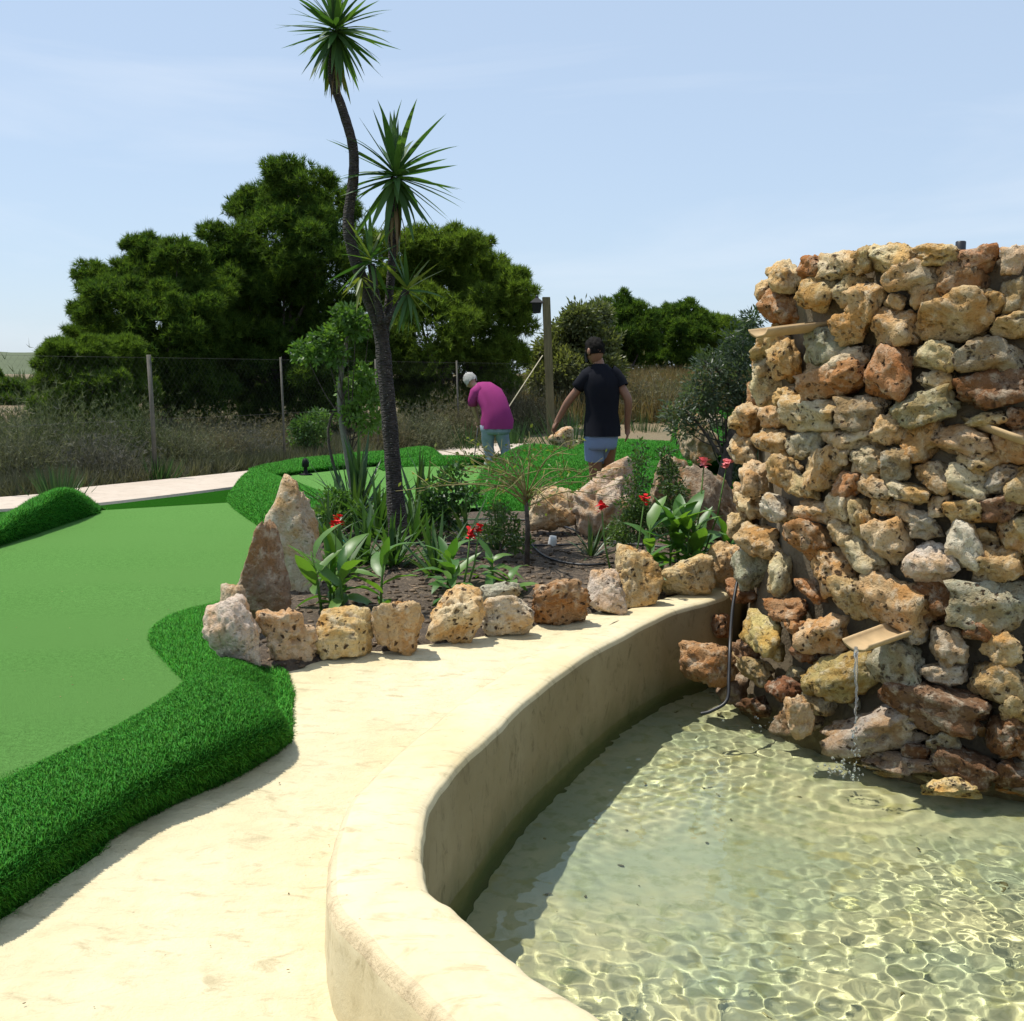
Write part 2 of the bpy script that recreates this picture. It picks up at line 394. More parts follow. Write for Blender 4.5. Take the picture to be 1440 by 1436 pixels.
# walkway between the turf bank and the pool wall
def walkway():
    left = np.array([(-3.2, -.5), (-2.9, 1.2), (-2.2, 2.2)] + [atp(*q).to_2d()[:] for q in [(-40, 1290), (110, 1190), (240, 1120), (340, 1074), (392, 1040), (398, 985), (350, 928), (430, 905), (560, 880), (680, 862), (800, 836), (905, 818)]])
    right = np.array([(1.1, -.5), (.9, 1.0), (.6, 1.85)] + [tuple(lip[i] + nl[i] * .15) for i in range(len(lip)) if 0 < i < 118][::-1])
    # walk every level Y from left to right edge
    ys = np.arange(-.5, 6.45, .035); n = 90; rows = []
    lo = np.argsort(left[:, 1]); ro = np.argsort(right[:, 1])
    for y in ys:
        xl = np.interp(y, left[lo, 1], left[lo, 0]) - .04; xr = np.interp(y, right[ro, 1], right[ro, 0])
        x = np.linspace(xl, max(xr, xl + .05), n)
        z = pz(x, np.full(n, y)) + .0035 * sinnoise(x, np.full(n, y), 6, 31) + .0045 * sinnoise(x, np.full(n, y), 17, 33) + .002 * sinnoise(x, np.full(n, y), 43, 34) - .004
        rows.append(np.stack([x, np.full(n, y), z], 1))
    V = np.concatenate(rows); i = np.arange(len(V)).reshape(len(ys), n)
    q = np.stack([i[:-1, :-1].ravel(), i[:-1, 1:].ravel(), i[1:, 1:].ravel(), i[1:, :-1].ravel()], 1)
    o = link('path', np_mesh('path', V, q, m_path)); tag(o, kind='structure')
walkway()

# footpath along the boundary fence
lo_e = [(-9.5, 9.2)] + [at(a, b, .13).to_2d()[:] for a, b in [(0, 716), (131, 708), (331, 684), (480, 664), (640, 645), (800, 629), (928, 618), (1000, 609)]] + [(12, 27.5), (20, 34)]
up_e = [(-10.3, 10.0)] + [at(a, b, .13).to_2d()[:] for a, b in [(0, 699), (120, 685), (330, 664), (470, 647), (600, 633), (760, 616), (880, 604), (980, 594)]] + [(13, 33), (21, 41)]
A, B = catmull([tuple(q) for q in lo_e], 60), catmull([tuple(q) for q in up_e], 60)
rows = [np.concatenate([A + (B - A) * t, np.full((60, 1), z)], 1) for t, z in ((-.03, .02), (0, .13), (.5, .135), (1, .13), (1.03, .02))]
V, fs = loft(rows, False); fs = [fs[0][[j for j in range(len(fs[0])) if (j % 60) != 59]]]
o = link('footpath', np_mesh('footpath', V, fs, m_back, False)); tag(o, kind='structure')
fp_upper = B

# ------------------------------------------------------------------ turf
def mat_turf(name, c, c2, stripes=False):
    k = M_(name, .75); p = k.pos(); k.b.inputs['Specular IOR Level'].default_value = .0
    col = k.mix(k.noise(1.3, 4, .6, p), c, c2); f = k.noise(140, 2, .8, p)
    col = k.mix(k.ramp(f, (.36, .9), (.6, 0.)), col, tuple(x * .45 for x in c)); col = k.mix(k.ramp(k.noise(33, 4, .7, p), (.45, 0.), (.75, .5)), col, tuple(min(1, x * 1.25) for x in c))
    if stripes:
        mp = k.n('Mapping', Vector=p); mp.inputs['Rotation'].default_value = (0, 0, -.08); mp.inputs['Scale'].default_value = (.12, .62, 1)
        col = k.mix(k.ramp(k.noise(1.6, 3, .5, mp.outputs[0]), (.40, 0.), (.62, .9)), col, tuple(x * .80 for x in c))
    k.col(col); k.nrm(k.bump(k.noise(150, 3, .8, p), 1.0, .014)); return k.m
m_green = mat_turf('putting_turf', (.150, .335, .086), (.112, .280, .064), True)
m_turf = mat_turf('long_turf', (.022, .105, .010), (.016, .085, .008))
m_blade = mat_pile('turf_blades')

def grass_on(V, tris, density, length, width, seed, parent, up=.55, dark=1.0, name='grass'):
    r = np.random.RandomState(seed); V = np.asarray(V, float)
    a, b, c = V[tris[:, 0]], V[tris[:, 1]], V[tris[:, 2]]; cr = np.cross(b - a, c - a); area = np.linalg.norm(cr, axis=1) / 2
    n = int(area.sum() * density); pick = r.choice(len(tris), n, p=area / area.sum())
    u, v = r.rand(n), r.rand(n); s = u + v > 1; u[s], v[s] = 1 - u[s], 1 - v[s]
    P = a[pick] + (b - a)[pick] * u[:, None] + (c - a)[pick] * v[:, None]
    N = cr[pick] / (np.linalg.norm(cr[pick], axis=1)[:, None] + 1e-9); N[N[:, 2] < 0] *= 1
    D = N * (1 - up) + np.array([0, 0, 1.0]) * up * np.clip(N[:, 2:3] * 1.6 + .2, 0, 1) + r.normal(0, .33, (n, 3)); D /= np.linalg.norm(D, axis=1)[:, None]
    S = np.cross(D, r.normal(0, 1, (n, 3))); S /= np.linalg.norm(S, axis=1)[:, None]
    L = length * r.uniform(.6, 1.25, n)[:, None]; W = width * r.uniform(.7, 1.2, n)[:, None]
    Bd = np.cross(S, D) * r.normal(0, .35, (n, 1)) - np.array([0, 0, .18])
    m = P + D * L * .55; tp = P + D * L + Bd * L
    P = P - D * .004
    if width > .0025:                     # far banks: one triangle a blade
        vv = np.stack([P - S * W, P + S * W, tp], 1).reshape(-1, 3); nv = 3; fs = [np.arange(n)[:, None] * 3 + np.array([0, 1, 2])]
    else:
        vv = np.stack([P - S * W, P + S * W, m + S * W * .8, m - S * W * .8, tp], 1).reshape(-1, 3); nv = 5
        i = np.arange(n)[:, None] * 5; fs = [i + np.array([0, 1, 2, 3]), i + np.array([3, 2, 4])]
    base = np.array([.074, .315, .042]) * dark; cc = base * r.uniform(.6, 1.45, (n, 1)) * np.stack([r.uniform(.75, 1.35, n), np.ones(n), r.uniform(.7, 1.2, n)], 1)
    col = np.repeat(cc, nv, 0)
    me = np_mesh(name, vv, fs, m_blade, True, col); nn = N * .9 + D * .2 + r.normal(0, .10, (n, 3)); nn /= np.linalg.norm(nn, axis=1)[:, None]; me.normals_split_custom_set_from_vertices(np.repeat(nn, nv, 0).astype(np.float32))
    o = link(name, me, parent); o['kind'] = 'stuff'; return o
def quads_to_tris(q): return np.concatenate([q[:, [0, 1, 2]], q[:, [0, 2, 3]]])

STEEP = {0: [(.10, 0, .30), (.34, 0, .68), (.66, 0, .92)], 1: [(-.10, 0, .30), (-.15, 0, .58), (-.05, 0, .84), (.28, 0, 1.0), (.65, 0, 1.04)]}
def ridge(front, crest, back, n=48, density=9000, length=.03, width=.0018, seed=1, dark=1.0, rough=.012, steep=0):
    Fr, K, Bk = (catmull([tuple(q) for q in L], n) for L in (front, crest, back)); rings = []
    prof = [(0, 0, -.06), (0, .0, .0)] + STEEP[steep] + [(1, 0, 1.0), (1, .35, .90), (1, .7, .45), (1, 1, 0), (1, 1, -.06)]
    prof = catmull(prof, 30)
    for f, b, h in prof:
        xy = Fr[:, :2] + (K - Fr)[:, :2] * f + (Bk - K)[:, :2] * b
        base = Fr[:, 2] if b <= 0.01 else Fr[:, 2] * (1 - b) + Bk[:, 2] * b
        z = base + (K[:, 2] - base) * h if h > 0 else base + h
        z = z + rough * sinnoise(xy[:, 0], xy[:, 1], 4.5, seed) * max(0, h)
        rings.append(np.concatenate([xy, z[:, None]], 1))
    V, fs = loft(rings, False); q = fs[0]; q = q[[j for j in range(len(q)) if j % n != n - 1]]
    o = link('turf_mound', np_mesh('turf_mound', V, q, m_turf)); tag(o, kind='structure')
    t = quads_to_tris(q); 
    up = np.cross(V[t[:, 1]] - V[t[:, 0]], V[t[:, 2]] - V[t[:, 0]])
    if up[:, 2].mean() < 0: t = t[:, ::-1]
    grass_on(V, t, density, length, width, seed, o, .5, dark); return o
def patch(name, pts, z, density, length, width, seed, dome=.0, dark=1.0, step=.05):
    P = catmull(pts, 70, True)[:, :2]; cen = P.mean(0)
    rings = []
    for s in np.linspace(1, .02, 12):
        xy = cen + (P - cen) * s; zz = np.full(70, z) if z is not None else pz(xy[:, 0], xy[:, 1]) + .004; rings.append(np.concatenate([xy, (zz + dome * (1 - s ** 3) - (.03 if s == 1 else 0))[:, None]], 1))
    V, fs = loft(rings, True); o = link(name, np_mesh(name, V, fs, m_turf)); tag(o, kind='structure')
    t = quads_to_tris(fs[0]); up = np.cross(V[t[:, 1]] - V[t[:, 0]], V[t[:, 2]] - V[t[:, 0]])
    if up[:, 2].mean() < 0: t = t[:, ::-1]
    grass_on(V, t, density, length, width, seed, o, .8, dark); return o

# turf all over the course, putting greens on top
lawn = [(-12, -2), (-3.9, -2), (-3.3, 1.2), (-2.6, 2.6), at(-60, 1270, .1).to_2d()[:], at(130, 1140, .1).to_2d()[:], at(260, 1060, .1).to_2d()[:], at(350, 1000, .1).to_2d()[:], at(360, 950, .1).to_2d()[:], (-1.2, 5.4), (-1.0, 7), (-.6, 9.4), (3.2, 9.4), (6.2, 9.8), (12, 12), (13, 25)] + [tuple(q) for q in A[::-1] if -9.5 < q[0] < 12] + [(-12, 9)]
tag(link('lawn', sheet_mesh('lawn', [(q[0], q[1], .10) for q in lawn], m_turf)), kind='structure')
g1 = [(-9, 9.0), (-8.4, 4.2), (-7, 1.0), (-4.6, .6), (-3.4, 2.4)] + [at(a, b, .125).to_2d()[:] for a, b in [(60, 1090), (200, 1020), (300, 960), (345, 930), (350, 830), (372, 745), (320, 707), (139, 718)]] + [(-6.5, 10.6)]
tag(link('putting_green', sheet_mesh('putting_green', [(q[0], q[1], .125) for q in g1], m_green)), kind='structure')
g2 = [at(a, b, .2).to_2d()[:] for a, b in [(372, 680), (398, 669), (470, 660), (560, 653), (640, 652), (700, 655), (760, 668), (740, 700), (640, 716), (520, 712), (430, 700)]]
g2 = catmull(g2, 60, True)
tag(link('putting_green', sheet_mesh('putting_green', [(q[0], q[1], .2) for q in g2], m_green)), kind='structure')

V3 = lambda L: [tuple(x) for x in L]
# the near bank beside the walkway
fr = V3([atp(*q) for q in [(-900, 1900), (-520, 1585), (-260, 1420), (-110, 1345), (0, 1288), (75, 1235), (150, 1183), (200, 1152), (260, 1124), (330, 1093), (385, 1060), (402, 1046), (408, 1040)]])
cr = V3([atd(a, b, y) for a, b, y in [(-900, 1560, 2.2), (-520, 1330, 2.75), (-260, 1215, 3.1), (-110, 1158, 3.35), (0, 1113, 3.58), (75, 1076, 3.78), (150, 1042, 4.02), (196, 1016, 4.18), (241, 986, 4.33), (282, 960, 4.46), (325, 949, 4.62), (369, 979, 4.62), (394, 1012, 4.52)]])
bk = V3([(c[0] - .12, c[1] + .42, .115) for c in cr[:-4]] + [tuple(at(305, 935, .12)), tuple(at(352, 932, .15)), tuple(at(404, 952, .12)), tuple(at(411, 1005, .07))])
ridge(fr, cr, bk, 110, 42000, .018, .0016, 3, steep=1)
patch('turf_mound', V3([atp(a, b) for a, b in [(330, 950), (392, 937), (412, 968), (413, 1000), (409, 1042), (380, 1010)]]), None, 24000, .026, .0015, 9, .012, 1.25)
patch('turf_mound', V3([atp(a, b) for a, b in [(-30, 1305), (60, 1215), (110, 1188), (150, 1182), (140, 1200), (70, 1246), (0, 1292)]]), None, 22000, .03, .0016, 10, .012, 1.1)
patch('turf_mound', V3([at(a, b, .13) for a, b in [(206, 897), (232, 868), (290, 850), (350, 846), (350, 945), (300, 956), (264, 963), (236, 938)]]), .128, 20000, .028, .0016, 11, .03, 1.15)
# far bank at the left edge
fr = V3([at(a, b, .12) for a, b in [(-260, 850), (-120, 803), (0, 768), (50, 752), (100, 735), (141, 722)]])
cr = V3([atd(a, b, y) for a, b, y in [(-260, 790, 8.6), (-120, 757, 9.2), (0, 727, 9.95), (48, 703, 10.5), (98, 688, 11.1), (141, 717, 11.8)]])
bk = V3([(c[0] - .3, c[1] + .75, .1) for c in cr[:-1]] + [tuple(at(150, 718, .1))])
ridge(fr, cr, bk, 60, 9000, .035, .003, 4, 1.0, .02, 1)
# lit bank between the two greens
fr = V3([at(a, b, .12) for a, b in [(318, 704), (328, 716), (345, 729), (362, 741), (378, 760), (392, 800)]])
cr = V3([atd(a, b, y) for a, b, y in [(352, 662, 14.6), (366, 667, 13.6), (392, 676, 12.6), (428, 691, 11.6), (450, 705, 10.6), (440, 740, 9.4)]])
bk = V3([at(a, b, .18) for a, b in [(385, 668), (400, 676), (430, 688), (470, 702), (500, 720), (500, 760)]])
ridge(fr, cr, bk, 60, 8000, .024, .003, 5, 1.1)
# rim behind the second green
fr = V3([at(a, b, .19) for a, b in [(372, 680), (398, 670), (470, 661), (560, 653), (600, 651), (626, 649)]])
cr = V3([atd(a, b, y) for a, b, y in [(350, 661, 14.7), (392, 651, 16.2), (458, 642, 17.3), (548, 634, 18.2), (600, 630, 18.7), (622, 641, 18.6)]])
bk = V3([(c[0] - .1, c[1] + .55, .1) for c in cr])
ridge(fr, cr, bk, 60, 5000, .035, .004, 6, 1.0, steep=1)
fr = V3([at(a, b, .19) for a, b in [(540, 664), (570, 658), (620, 657), (690, 656), (740, 664), (790, 690)]])
cr = V3([atd(a, b, y) for a, b, y in [(530, 655, 16.2), (570, 645, 17.0), (630, 641, 17.1), (690, 642, 16.6), (730, 636, 16.0), (800, 650, 14.2)]])
bk = V3([(c[0] + .1, c[1] + .8, .1) for c in cr])
ridge(fr, cr, bk, 60, 5000, .03, .004, 7, 1.1)
# swelling turf where the man walks
fr = V3([at(a, b, .19) for a, b in [(650, 712), (700, 716), (760, 722), (850, 732), (950, 745), (1060, 770), (1150, 790)]])
cr = V3([atd(a, b, y) for a, b, y in [(690, 650, 15.4), (735, 630, 15.2), (790, 630, 14.6), (850, 640, 13.8), (930, 652, 12.6), (1030, 686, 10.8), (1100, 720, 10.0)]])
bk = V3([(c[0] + .5, c[1] + 1.2, .1) for c in cr])
ridge(fr, cr, bk, 70, 6000, .028, .0035, 8, .95, .03)
fr = V3([atd(a, b, y) for a, b, y in [(770, 642, 15.4), (830, 650, 15.0), (880, 648, 14.6), (930, 646, 14.2), (975, 652, 13.6)]])
cr = V3([atd(a, b, y) for a, b, y in [(790, 632, 16.4), (850, 620, 16.2), (900, 619, 15.8), (950, 623, 15.4), (990, 640, 14.8)]])
bk = V3([(c[0] + .2, c[1] + .6, .1) for c in cr])
ridge(fr, cr, bk, 50, 5000, .03, .004, 12, .95)
fr = V3([atd(a, b, y) for a, b, y in [(944, 618, 18.4), (946, 628, 17.2), (950, 638, 16.0), (962, 648, 15.0)]])
cr = V3([atd(a, b, y) for a, b, y in [(970, 578, 19.0), (975, 584, 17.6), (990, 600, 16.2), (1005, 625, 15.0)]])
bk = V3([(c[0] + .7, c[1] + .1, .2) for c in cr])
ridge(fr, cr, bk, 40, 6000, .024, .0035, 13, 1.05)
fr = V3([atd(a, b, y) for a, b, y in [(968, 592, 18.9), (1000, 590, 19.0), (1030, 590, 18.8), (1060, 594, 18.2)]])
cr = V3([atd(a, b, y) for a, b, y in [(968, 578, 19.2), (1000, 574, 19.4), (1030, 575, 19.2), (1060, 580, 18.6)]])
bk = V3([(c[0] + .1, c[1] + .5, .2) for c in cr])
ridge(fr, cr, bk, 40, 5000, .03, .004, 14, .95)

# soil of the planting bed
bed = [at(a, b, .22).to_2d()[:] for a, b in [(300, 935), (395, 942), (470, 926), (560, 912), (660, 897), (740, 884), (810, 868), (880, 850), (950, 832), (1030, 812)]] + [(1.95, 7.3), (2.6, 9.2), (2.5, 10.2), (1.2, 10.6), (-.2, 10.6), (-1.3, 10.6), (-1.95, 10.5), (-1.9, 9.4), (-1.64, 7.6), (-1.52, 6.4), (-1.42, 5.6)]
k = M_('garden_soil', .97); p = k.pos()
c = k.mix(k.ramp(k.noise(2.2, 5, .6, p), (.35, 0.), (.65, 1.)), (.070, .050, .034), (.135, .100, .066))
c = k.mix(k.ramp(k.noise(34, 5, .75, p), (.52, 0.), (.66, .9)), c, (.30, .22, .14)); c = k.mix(k.ramp(k.noise(52, 4, .7, p), (.34, .9), (.44, 0.)), c, (.02, .014, .01))
k.col(c); k.nrm(k.bump(k.noise(38, 6, .75, p), 1.0, .03)); m_soil = k.m
_bd = catmull([tuple(q) for q in bed], 200, True)
def soil_edge(X, Y):
    P = np.stack([X.ravel(), Y.ravel()], 1); d = np.sqrt(((P[:, None, :] - _bd[None]) ** 2).sum(2).min(1)); return (np.clip(1 - d / .16, 0, 1) ** 2).reshape(X.shape)
def soil_z(X, Y): return -.13 * soil_edge(X, Y) + .222 + .016 * sinnoise(X, Y, 9, 41) + .010 * sinnoise(X, Y, 28, 42) + .06 * np.clip((Y - 5.5) / 3, 0, 1)
tag(link('soil', grid_mesh('soil', np.arange(-2.3, 2.8, .04), np.arange(4.4, 10.6, .04), soil_z, m_soil, bed)), kind='structure')
# ================================================================== stones
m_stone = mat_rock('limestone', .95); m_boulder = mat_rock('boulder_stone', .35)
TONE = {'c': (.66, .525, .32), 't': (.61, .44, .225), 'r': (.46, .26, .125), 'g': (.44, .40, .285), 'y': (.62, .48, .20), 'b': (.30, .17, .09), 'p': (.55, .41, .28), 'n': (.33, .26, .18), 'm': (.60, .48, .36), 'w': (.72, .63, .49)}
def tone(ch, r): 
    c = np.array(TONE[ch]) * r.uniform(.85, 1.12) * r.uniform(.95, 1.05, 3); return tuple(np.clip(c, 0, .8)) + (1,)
_ico = {}
def ico(sub):
    if sub not in _ico:
        bm = bmesh.new(); bmesh.ops.create_icosphere(bm, subdivisions=sub, radius=1)
        _ico[sub] = (np.array([v.co[:] for v in bm.verts]), np.array([[v.index for v in f.verts] for f in bm.faces])); bm.free()
    return _ico[sub]
def rock(seed, sub=4, sharp=9, rough=.16, fine=.07, pits=14, shape=None, taper=0, mat=None, outline=None):
    """an irregular stone in a 1 x 1 x 1 box"""
    r = np.random.RandomState(seed); D, Fc = ico(sub); k = r.randint(8, 13)
    n = r.normal(0, 1, (k, 3)); n /= np.linalg.norm(n, axis=1)[:, None]; d = r.uniform(.62, 1.0, k)
    n = np.concatenate([n, np.eye(3), -np.eye(3)]); d = np.concatenate([d, np.full(6, 1.0)])
    dots = np.maximum(D @ n.T, .04); ri = d / dots
    rad = -np.log(np.exp(-sharp * ri).sum(1)) / sharp
    P = D * rad[:, None]
    rad = rad + rough * vnoise(P, 1.7, seed, 3) + fine * vnoise(P, 5.2, seed + 50, 4)
    rad = rad - fine * .55 * np.abs(vnoise(P, 9.5, seed + 90, 3))
    P = D * rad[:, None]
    if pits:
        cs = P[r.choice(len(P), pits)]; ps = r.uniform(.06, .19, pits)
        for c, s in zip(cs, ps):
            dd = np.linalg.norm(P - c, axis=1); P = P - D * (s * .9 * np.clip(1 - (dd / s) ** 2, 0, 1) ** .7)[:, None]
    if shape is not None: P = shape(P)
    if taper: P[:, :2] *= (1 - taper * (P[:, 2:3] + 1) / 2)
    lo, hi = P.min(0), P.max(0); P = (P - (lo + hi) / 2) / (hi - lo)
    if outline:
        h = P[:, 2] + .5; o_ = np.array(sorted(outline)); xl, xr = np.interp(h, o_[:, 0], o_[:, 1]), np.interp(h, o_[:, 0], o_[:, 2])
        bi = np.clip((h * 25).astype(int), 0, 24); mn = np.full(25, 9.); mx_ = np.full(25, -9.); np.minimum.at(mn, bi, P[:, 0]); np.maximum.at(mx_, bi, P[:, 0]); ks = np.ones(5) / 5
        mn, mx_ = (np.convolve(np.pad(a_, 2, 'edge'), ks, 'valid') for a_ in (mn, mx_)); ce = (np.arange(25) + .5) / 25; lo_, hi_ = np.interp(h, ce, mn), np.interp(h, ce, mx_)
        q = np.clip((P[:, 0] - lo_) / (hi_ - lo_ + 1e-4), -.05, 1.05); P[:, 0] = xl + (xr - xl) * q - .5; P[:, 1] *= .45 + .55 * (xr - xl)
    return np_mesh('rock', P, Fc, mat or m_stone)

# ------------------------------------------------------------------ round stone fountain tower
TC = Vector((3.0, 6.4)); T_TOP = 2.1
def tower_r(z): return 1.63 - .13 * min(max((z + .3) / 2.4, -.3), 1.1) + .05 * max(0, min(1, (.25 - z) / .6))
def tower_hit(px, py):
    d = ray(px, py); o = Vector((0, 0, EYE)); z = 1.0; P = None
    for _ in range(8):
        rr = tower_r(z); a = d.x * d.x + d.y * d.y; ox, oy = o.x - TC.x, o.y - TC.y; b = 2 * (ox * d.x + oy * d.y); c = ox * ox + oy * oy - rr * rr
        q = b * b - 4 * a * c; t = (-b - math.sqrt(q)) / (2 * a) if q > 0 else -b / (2 * a)
        P = o + d * t; z = P.z
    n = Vector((P.x - TC.x, P.y - TC.y, 0)).normalized()
    return P, n
tower = empty('stone_fountain', (TC.x, TC.y, 0), 'round rubble stone fountain tower rising from the shallow pool', 'fountain')
def child(name, mesh, M, parent=tower, base=None): 
    b = Vector((TC.x, TC.y, 0)) if base is None else base
    return link(name, mesh, parent, Matrix.Translation(-b) @ M)
def core():
    rings = []; th = np.linspace(0, 2 * math.pi, 120, endpoint=False)
    for z in list(np.linspace(-.75, 2.10, 46)) + [2.155]:
        rr = tower_r(z) - .058 + .03 * sinnoise(th * 1.6, np.full(120, z * 2.0), 3.0, 61) + .012 * sinnoise(th * 1.6, np.full(120, z), 14, 62) - (-.02 if z > 1.95 else 0)
        rings.append(np.stack([TC.x + rr * np.cos(th), TC.y + rr * np.sin(th), np.full(120, z)], 1))
    for s in (.85, .55, .2):
        rr = (tower_r(2) - .1) * s; rings.append(np.stack([TC.x + rr * np.cos(th), TC.y + rr * np.sin(th), 2.175 + .012 * sinnoise(th * 2, th * 0 + s, 4, 63)], 1))
    V, fs = loft(rings, True); V = V - np.array([TC.x, TC.y, 0])
    link('mortar_core', np_mesh('mortar_core', V, fs, mat_concrete('mortar', (.20, .16, .10), (.13, .10, .06), .05, False)), tower)
core()
VAR = [rock(100 + i, 4, 8 + (i % 4) * 3, .22, .12, 10 + (i * 7) % 24) for i in range(22)]
SM = [rock(300 + i, 3, 8, .2, .09, 6) for i in range(6)]
hi_st = """445,235,140,120,c 375,295,100,95,t 565,200,125,95,r 420,365,165,125,r 590,310,190,155,t 690,190,175,115,c 790,170,70,110,t 890,160,195,115,c 730,300,115,145,c 805,345,135,155,c
990,235,205,120,c 1035,310,115,110,c 910,345,95,65,t 1100,150,195,85,t 1260,170,145,100,r 1180,240,165,145,r 1400,170,90,110,c 1160,395,275,220,t 1300,345,120,95,t 1400,320,95,120,g
905,450,175,185,t 735,455,175,125,t 1390,440,125,110,t 400,530,185,110,t 370,615,135,105,c 470,590,95,150,t 355,715,145,145,c 465,745,105,85,c 610,530,180,150,g 690,600,175,115,c
665,680,265,135,r 890,640,210,215,r 1085,570,190,115,c 1300,570,250,145,g 1080,680,140,105,c 1310,710,250,155,b 310,835,140,135,t 410,830,110,95,t 570,815,265,150,c 770,810,185,140,g
1030,790,255,135,g 275,965,125,120,c 410,930,155,105,t 540,945,135,115,g 655,905,115,105,c 760,915,175,105,c 890,880,125,125,c 1010,935,145,165,t 1180,930,245,125,t 1375,960,125,135,t
250,850,60,65,c 330,1095,155,135,c 455,1065,115,155,t 610,1050,155,170,t 680,990,100,95,c 810,1010,175,115,c 930,1030,120,145,g 1070,1080,155,120,c 1210,1110,165,145,c 1260,1020,165,105,t
1370,1090,155,115,g 830,1115,155,130,c 715,1115,110,105,r 540,1125,125,95,t 970,1155,165,85,c 280,1160,90,95,t 1290,840,150,60,t 1410,840,80,90,b"""
lo_st = """300,30,125,95,c 420,50,145,130,w 580,55,165,95,c 680,40,115,110,c 770,90,85,165,t 870,30,110,75,t 940,50,115,75,c 1020,110,135,115,g 1090,35,85,85,c 1200,55,165,95,t
1350,40,165,105,b 260,120,95,115,t 340,180,205,125,t 555,165,175,165,r 690,140,125,115,c 890,180,155,185,c 1190,190,155,195,w 1070,280,195,165,w 1320,270,205,165,t 1400,150,125,125,t
300,305,115,165,g 430,330,115,155,c 550,385,115,70,r 640,310,145,195,t 760,230,205,120,c 740,410,135,205,t 900,440,305,205,t 1075,430,165,185,b 1300,440,310,195,g 470,470,175,95,r
410,580,175,145,y 620,570,185,170,t 1140,620,145,165,g 1350,610,155,135,t 930,690,245,205,g 700,750,290,190,y 1120,740,155,95,g 1080,860,370,170,b 1340,760,205,165,t 270,400,140,110,r
210,545,95,100,r 370,720,125,115,t 260,815,125,145,p 530,930,155,135,p 830,970,395,175,w 1120,1010,125,115,g 940,1100,285,80,p 1200,1120,225,145,b 1380,1150,135,115,b 1380,980,155,155,b
1410,880,120,140,t 560,640,90,90,b 330,640,110,80,b 470,800,120,100,b 350,880,140,90,b 620,860,110,80,g 1000,560,90,80,g 1250,540,110,80,b 520,540,80,70,r 1010,1060,110,80,b"""
st_rng = np.random.RandomState(77); placed = []; far_st = []
def put_stone(px, py, w, h, ch, push=.0, deep=.62, small=False):
    P, n = tower_hit(px, py); dist = (P - Vector((0, 0, EYE))).length
    v = Vector((P.x, P.y, 0)).normalized(); cosf = max(.55, abs(n.dot(v)))
    W, H = w / F * dist / (cosf ** .5), h / F * dist; dep = deep * (W + H) * .5 + .05
    X = Vector((0, 0, 1)).cross(n).normalized()
    rot = Matrix((X, n, Vector((0, 0, 1)))).transposed().to_4x4() @ Matrix.Rotation(st_rng.normal(0, .22), 4, 'Y')
    me = (SM if small else VAR)[st_rng.randint(6 if small else len(VAR))]
    flip = Matrix.Diagonal((st_rng.choice([-1, 1]), 1, 1, 1)) if not small else Matrix.Identity(4)
    M = Matrix.Translation(P + n * (push + .022)) @ rot @ Matrix.Diagonal((W, dep, H, 1)) @ flip
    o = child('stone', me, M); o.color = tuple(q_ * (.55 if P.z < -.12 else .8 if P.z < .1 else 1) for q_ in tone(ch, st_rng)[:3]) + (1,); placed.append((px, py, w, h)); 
    try: o.cycles.is_caustics_receiver = P.z < -.1
    except Exception: pass
    return o
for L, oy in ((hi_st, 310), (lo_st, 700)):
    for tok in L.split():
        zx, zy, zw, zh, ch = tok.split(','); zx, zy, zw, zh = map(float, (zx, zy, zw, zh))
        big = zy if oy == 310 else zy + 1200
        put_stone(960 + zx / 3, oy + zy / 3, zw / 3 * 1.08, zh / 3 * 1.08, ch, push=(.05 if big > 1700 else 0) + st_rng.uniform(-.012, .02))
# course under the rim and stones that go on round the far left side and past the picture's right edge
for i in range(460):
    a = st_rng.uniform(math.radians(115), math.radians(262)); z = st_rng.uniform(-.5, 2.0)
    Q = Vector((TC.x + tower_r(z) * math.cos(a), TC.y + tower_r(z) * math.sin(a), z)); d = Q - Vector((0, 0, EYE)); 
    c = Vector((d.x, d.dot(UP), d.dot(FW))); px, py = 720 + F * c.x / c.z, 718 - F * c.y / c.z
    n = Vector((Q.x - TC.x, Q.y - TC.y, 0)).normalized(); vis = n.dot(d) < 0
    if vis and 1030 < px < 1450 and any(abs(px - q[0]) < q[2] * .42 + 3 and abs(py - q[1]) < q[3] * .42 + 3 for q in placed): continue
    if not vis and i % 8: continue
    if vis and px >= 1450: continue
    s = st_rng.uniform(.07, .13) if vis and 1030 < px < 1450 else st_rng.uniform(.16, .26)
    X = Vector((0, 0, 1)).cross(n).normalized(); rot = Matrix((X, n, Vector((0, 0, 1)))).transposed().to_4x4() @ Matrix.Rotation(st_rng.normal(0, .3), 4, 'Y')
    o = child('stone', (SM + VAR)[st_rng.randint(28)], Matrix.Translation(Q - n * .02) @ rot @ Matrix.Diagonal((s * 1.2, s * .9, s * .85, 1))); o.color = tone('tcgr'[st_rng.randint(4)], st_rng)
    placed.append((px, py, s * F / d.length, s * F / d.length))
